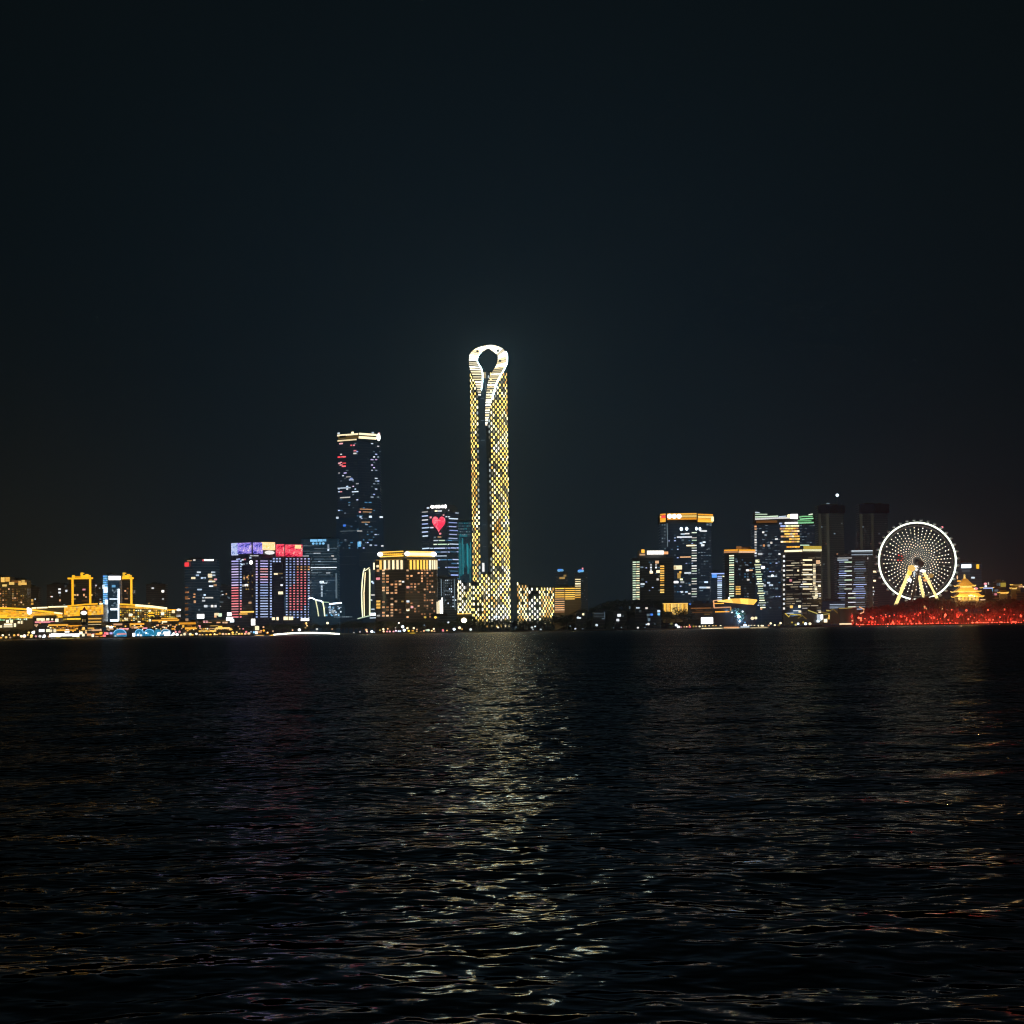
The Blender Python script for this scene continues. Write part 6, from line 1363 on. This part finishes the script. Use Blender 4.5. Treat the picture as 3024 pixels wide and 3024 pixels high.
row(-10, 100, 9, 3020, 3038, lambda x: 1855, 'dark round tree in front of the pale market windows', 'trees before the golden hall', GREEN, hmin=5, jit=5)
row(690, 800, 9, 3026, 3044, lambda x: 1842, 'dark tree at the foot of the violet screen tower', 'trees below the striped tower', GREEN, hmin=5, jit=8)
isl = lambda x: np.interp(x, [2510, 2545, 2580, 2640, 2680, 2730, 2790, 2830, 2880, 2930, 2965, 3040, 3100], [1822, 1800, 1789, 1784, 1772, 1759, 1762, 1772, 1776, 1770, 1766, 1766, 1772])
def isl_z(px, Y):
    cy = np.interp(px, [2500, 2560, 2640, 2720, 2790, 2900, 2980, 3040, 3120], [1850, 1835, 1822, 1805, 1803, 1812, 1806, 1806, 1830]); Zc = max(zof(px, cy, 3070), GZ)
    s = (Y - 3025) / 90
    return GZ - .6 + (Zc - GZ) * max(0, math.sin(math.pi * min(1, max(0, s))))
row(2520, 3060, 56, 3042, 3075, lambda x: isl(x) - 5, 'dark reddish tree on top of the red-lit bank', 'trees on top of the red-lit bank', DENSE, isl_z, hmin=12, jit=8)
row(2520, 3060, 34, 3018, 3042, lambda x: isl(x) + 22, 'bare-limbed tree washed in red light on the lower bank', 'red-lit trees of the lower bank', REDT, isl_z, hmin=8, jit=14)
row(2530, 3060, 18, 3010, 3020, lambda x: 1818, 'small tree glowing red at the water edge', 'red-lit waterside trees', REDT, hmin=6, jit=12)
# red floodlights that light them
rf = random.Random(70)
def flood(px, py, Y, size, energy, label, group, mat='red_lamp', color=(1, .05, .03), name='floodlight'):
    p = at(px, py, Y); p.z = max(p.z, GZ + .4)
    th = Thing(name, label, 'lamp', (p.x, Y, GZ), group)
    th.unit('lens', mat, (p.x, Y - .3, p.z), (size, size * .8, size), kind='ball'); th.unit('post', 'dark_paint', (p.x, Y + .3, GZ), (.3, .3, max(.3, p.z - GZ)), kind='post')
    if energy:
        l = bpy.data.lights.new(name, 'POINT'); l.color = color; l.energy = energy; l.volume_factor = 0; l.specular_factor = 0; l.shadow_soft_size = .4
        o = bpy.data.objects.new('light', l); COL.objects.link(o); o.parent = th.o; o.location = (0, 1.5, p.z - GZ + 2.2)
xs = [2526 + 8.2 * k + rf.uniform(-2.5, 2.5) for k in range(62)]
for k, x in enumerate(xs):
    base = 1851.5 - (x - 2500) * .0155 - 4
    flood(x, base - rf.choice([0, 0, 1, 2]), 3008, rf.choice([1.4, 2.0, 2.6, 3.2]), 6500 if k % 2 == 0 else 0, 'red floodlight in the row along the water below the red-lit trees', 'red floodlights along the water')
for k in range(70):
    x = 2532 + 7.3 * k + rf.uniform(-5, 5); top = isl(min(x, 3040)) + 28
    y = rf.uniform(top, 1838) if rf.random() < .5 else rf.uniform(1815, 1840)
    flood(x, y, rf.uniform(3014, 3030), rf.choice([1.2, 1.8, 2.4, 3.4]), 4500 if k % 2 == 0 and y > 1816 else 0, 'red lantern hung among the red-lit trees of the bank', 'red lanterns among the trees', name='lantern')
# tree washed in blue-white light by the curved roof
bx = xof(2182, 1850, 3030); o = tree(bx, 3032, GZ, 30, GREEN[2], 'single tall tree washed in blue-white light in front of the curved lit roof', 'blue-lit tree')
del o['group']
for px, py, s, e_ in ((2182, 1821, 4.5, 30000), (2184, 1835, 2.5, 6000), (2193, 1806, 2.4, 0), (2161, 1808, 2.4, 3000), (2200, 1838, 2, 9000)):
    flood(px, py, 3024, s, e_, {4.5: 'brightest blue-white floodlight, in the fork of the blue-lit tree', 2.5: 'blue-white floodlight at the foot of the blue-lit tree', 2.4: 'small pale blue lamp beside the crown of the blue-lit tree', 2: 'blue floodlight low in front of the curved lit roof'}[s], 'lamps round the blue-lit tree', 'cool_bright' if s > 2.2 else 'sky_blue', (.25, .55, 1))

# ------------------------------------------------------------------ lamps along the shore
NL = [0]
def lamp(px, py, size, mat, label, group, Y=3008):
    p = at(px, py, Y); k = mpp(Y); p.z = max(p.z, GZ + .5)
    th = Thing('street_lamp', label, 'street lamp', (p.x, Y, GZ), group)
    NL[0] += 1
    if NL[0] % 5 == 0 and size > 5 and px < 1330:      # this lamp also lights the quay round it
        l = bpy.data.lights.new('street_lamp', 'POINT'); l.color = (1, .62, .3) if 'cool' not in mat else (.7, .85, 1); l.energy = 2200; l.shadow_soft_size = .4; l.volume_factor = .1; l.specular_factor = 0
        q = bpy.data.objects.new('light', l); COL.objects.link(q); q.parent = th.o; q.location = (0, -1.5, p.z - GZ + 1)
    th.unit('globe', mat, p, (size * k, size * k * .9, size * k * .9), kind='ball'); th.unit('post', 'dark_steel', (p.x, Y + .2, GZ), (.22, .22, max(.2, p.z - GZ)), kind='post')
def lamps(rows, where, group, Y=3008):
    names = {'white': 'white', 'white_soft': 'soft white', 'cool': 'bluish white', 'cool_bright': 'bright bluish white', 'cream': 'cream', 'gold': 'golden', 'gold_bright': 'bright golden', 'peach': 'peach', 'orange': 'orange', 'pink': 'pink', 'rose': 'rose red', 'red': 'red', 'yellow': 'yellow', 'sky_blue': 'blue', 'green_white': 'greenish white', 'hall_yellow': 'dull yellow', 'cool_dim': 'faint bluish', 'lavender': 'lavender', 'gold_dim': 'dim amber'}
    for r in rows: lamp(r[0], r[1], r[2], r[3], f'{"big" if r[2] >= 8 else "small"} {names[r[3]]} lamp {where}', f'{names[r[3]]} lamps {group}', Y)
lamps([(-6, 1878, 7, 'peach'), (8, 1876, 7, 'cream'), (3, 1884, 8, 'gold'), (18, 1882, 8, 'gold'), (27, 1875, 5, 'cream'), (30, 1883, 7, 'peach'), (42, 1876, 7, 'gold'), (54, 1875, 7, 'peach'), (63, 1879, 8, 'cream'), (72, 1878, 10, 'white'), (71, 1885, 9, 'peach'), (82, 1875, 6, 'gold'), (93, 1877, 9, 'gold_bright'), (85, 1868, 7, 'gold'), (98, 1868, 10, 'white'), (106, 1879, 7, 'pink'), (118, 1879, 9, 'white_soft'), (118, 1886, 7, 'peach'), (131, 1878, 9, 'white'), (129, 1885, 9, 'cool_bright'), (144, 1880, 7, 'peach'), (92, 1885, 8, 'gold'), (148, 1876, 7, 'cream')], 'along the quay below the golden curved hall', 'below the golden curved hall')
lamps([(508, 1877, 8, 'white'), (513, 1872, 9, 'white'), (523, 1874, 9, 'white'), (519, 1866, 6, 'pink'), (530, 1866, 8, 'pink'), (535, 1876, 7, 'cream'), (545, 1873, 9, 'cream'), (548, 1868, 6, 'peach'), (554, 1862, 6, 'orange'), (562, 1873, 9, 'cream'), (568, 1876, 8, 'gold_bright'), (580, 1872, 8, 'white_soft'), (590, 1876, 7, 'peach'), (598, 1876, 6, 'gold'), (610, 1875, 7, 'gold'), (621, 1875, 8, 'gold_bright'), (634, 1874, 8, 'gold'), (641, 1876, 6, 'gold'), (649, 1871, 7, 'gold'), (658, 1872, 7, 'peach'), (667, 1873, 8, 'peach'), (676, 1873, 8, 'gold'), (687, 1868, 7, 'gold_bright'), (688, 1875, 7, 'gold'), (699, 1867, 6, 'gold'), (696, 1874, 7, 'hall_yellow'), (706, 1873, 8, 'gold'), (714, 1872, 7, 'gold'), (724, 1872, 8, 'peach'), (735, 1871, 9, 'peach'), (727, 1866, 7, 'rose'), (704, 1850, 5, 'peach'), (718, 1857, 5, 'rose'), (708, 1857, 4, 'peach'), (590, 1849, 6, 'pink'), (591, 1855, 6, 'peach'), (741, 1866, 5, 'cool'), (753, 1868, 6, 'sky_blue'), (771, 1863, 6, 'peach'), (778, 1852, 6, 'peach'), (779, 1862, 7, 'orange'), (790, 1869, 7, 'orange'), (760, 1853, 11, 'cream'), (806, 1864, 6, 'peach'), (884, 1860, 9, 'white'), (864, 1861, 5, 'peach'), (904, 1841, 8, 'gold'), (936, 1858, 7, 'white_soft'), (967, 1840, 8, 'cream'), (981, 1858, 5, 'peach'), (902, 1854, 6, 'gold_dim'), (907, 1849, 6, 'gold_dim'), (552, 1831, 7, 'peach')], 'on the quay between the orange restaurants and the white bridge', 'near the white bridge')
lamps([(1045, 1869, 5, 'white_soft'), (1063, 1866, 6, 'white_soft'), (1082, 1860, 7, 'peach'), (1084, 1866, 6, 'pink'), (1098, 1865, 8, 'cool_bright'), (1105, 1869, 5, 'cool'), (1122, 1861, 6, 'hall_yellow'), (1132, 1858, 7, 'cream'), (1133, 1865, 7, 'peach'), (1143, 1865, 6, 'pink'), (1151, 1865, 6, 'pink'), (1145, 1857, 5, 'peach'), (1162, 1865, 6, 'pink'), (1169, 1863, 6, 'lavender'), (1177, 1864, 6, 'cool'), (1182, 1864, 6, 'cool'), (1189, 1851, 9, 'cool_bright'), (1194, 1861, 9, 'cool_bright'), (1168, 1854, 5, 'cool_dim'), (1203, 1855, 7, 'cream'), (1207, 1863, 7, 'yellow'), (1222, 1855, 7, 'cream'), (1231, 1859, 6, 'peach'), (1231, 1866, 5, 'gold'), (1243, 1866, 5, 'peach'), (1252, 1863, 6, 'peach'), (1259, 1861, 6, 'green_white'), (1265, 1861, 8, 'green_white'), (1275, 1863, 6, 'gold'), (1281, 1857, 6, 'cream'), (1283, 1866, 6, 'peach'), (1308, 1861, 7, 'rose'), (1309, 1864, 5, 'pink'), (1178, 1840, 6, 'white_soft'), (1253, 1846, 5, 'cool_dim'), (1256, 1823, 7, 'hall_yellow'), (1286, 1823, 8, 'gold_bright'), (1320, 1862, 5, 'gold'), (1341, 1858, 8, 'cool_bright'), (1357, 1854, 9, 'cream'), (1364, 1858, 6, 'gold'), (1390, 1859, 8, 'white_soft'), (1324, 1838, 6, 'white_soft')], 'on the quay below the broad hotel', 'below the hotel')
lamps([(1471, 1853, 6, 'white_soft'), (1465, 1821, 8, 'cool'), (1470, 1817, 6, 'cool_dim'), (1513, 1836, 4, 'cool_dim'), (1534, 1815, 5, 'cool_dim'), (1571, 1853, 7, 'white_soft'), (1580, 1850, 5, 'cool'), (1574, 1859, 5, 'cool'), (1597, 1859, 6, 'cool'), (1684, 1849, 4, 'cool_dim'), (1699, 1857, 6, 'cool'), (1721, 1857, 4, 'cool_dim'), (1524, 1852, 4, 'cool_dim'), (1812, 1854, 4, 'cool_dim'), (1835, 1853, 4, 'cool_dim'), (1762, 1846, 8, 'cool'), (1884, 1854, 7, 'white_soft'), (1905, 1853, 4, 'cool_dim'), (1909, 1844, 5, 'cool'), (1915, 1843, 8, 'white_soft'), (1934, 1843, 5, 'cool_dim'), (1722, 1814, 7, 'cream'), (1707, 1824, 8, 'cool')], 'among the dark trees of the park shore', 'of the dark park shore')
lamps([(1983, 1842, 8, 'hall_yellow'), (1997, 1846, 8, 'cool_bright'), (2004, 1852, 9, 'white'), (2012, 1852, 5, 'pink'), (2021, 1851, 6, 'peach'), (2028, 1851, 5, 'peach'), (2037, 1851, 8, 'rose'), (2036, 1846, 4, 'orange'), (2048, 1850, 6, 'hall_yellow'), (2056, 1850, 6, 'peach'), (2066, 1850, 6, 'cream'), (2075, 1849, 5, 'cream'), (2083, 1849, 5, 'gold'), (2094, 1849, 5, 'cream'), (2106, 1849, 6, 'gold'), (2114, 1849, 7, 'gold'), (2128, 1849, 6, 'cream'), (2200, 1847, 10, 'cool_bright'), (2211, 1848, 6, 'cream'), (2219, 1848, 6, 'cream'), (2228, 1848, 6, 'cream'), (2239, 1848, 6, 'cream'), (2249, 1848, 6, 'cream'), (2253, 1848, 5, 'cream'), (2276, 1841, 7, 'cream'), (2305, 1840, 7, 'cream'), (2270, 1847, 6, 'peach'), (2288, 1846, 6, 'cream'), (2300, 1846, 8, 'hall_yellow'), (2339, 1838, 6, 'hall_yellow'), (2357, 1842, 7, 'cool_bright'), (2350, 1845, 7, 'hall_yellow'), (2372, 1838, 6, 'hall_yellow'), (2379, 1842, 9, 'cool_bright'), (2392, 1842, 9, 'cream'), (2222, 1826, 11, 'cream'), (2232, 1825, 9, 'cream'), (2248, 1798, 7, 'peach'), (2517, 1833, 5, 'peach')], 'on the quay between the white screen and the drum hall', 'between the white screen and the drum hall')
lamp(1370, 1832, 17, 'globe_gold', 'very bright golden globe lamp on a mast by the podium of the tall tower', 'bright globe lamp')
COL.objects['street_lamp'] if False else None
th = Thing('shore_kiosk', 'low kiosk with two gold eave lines beneath the lattice podium', 'kiosk', (xof(1371, 1812, 3046), 3046, GZ)); a, c = at(1350, 1812, 3046), at(1394, 1812, 3046)
b_ = MB(); b_.box(((a.x + c.x) / 2, 3050, (a.z + GZ) / 2), (c.x - a.x, 6, a.z - GZ)); th.part('wall', b_, 'dark_concrete'); lit(th, 'eave_light', 'gold_bright', 1360, 1812.5, 20, 3, 3045); lit(th, 'eave_light', 'gold', 1382, 1812, 20, 3, 3045)

# ------------------------------------------------------------------ humid night air
hz = MB(); hz.box((0, 2100, 305), (9900, 5300, 618)); hm = bpy.data.materials.new('haze'); hm.use_nodes = True; ht = hm.node_tree; ht.nodes.clear()
pv_ = ht.nodes.new('ShaderNodeVolumePrincipled'); pv_.inputs['Color'].default_value = (.6, .82, 1, 1); pv_.inputs['Density'].default_value = HAZE; pv_.inputs['Anisotropy'].default_value = .88
ho = ht.nodes.new('ShaderNodeOutputMaterial'); ht.links.new(pv_.outputs[0], ho.inputs['Volume']); MATS['haze'] = hm
hobj = bpy.data.objects.new('haze', hz.mesh('haze', ['haze'])); COL.objects.link(hobj); hobj['kind'] = 'stuff'
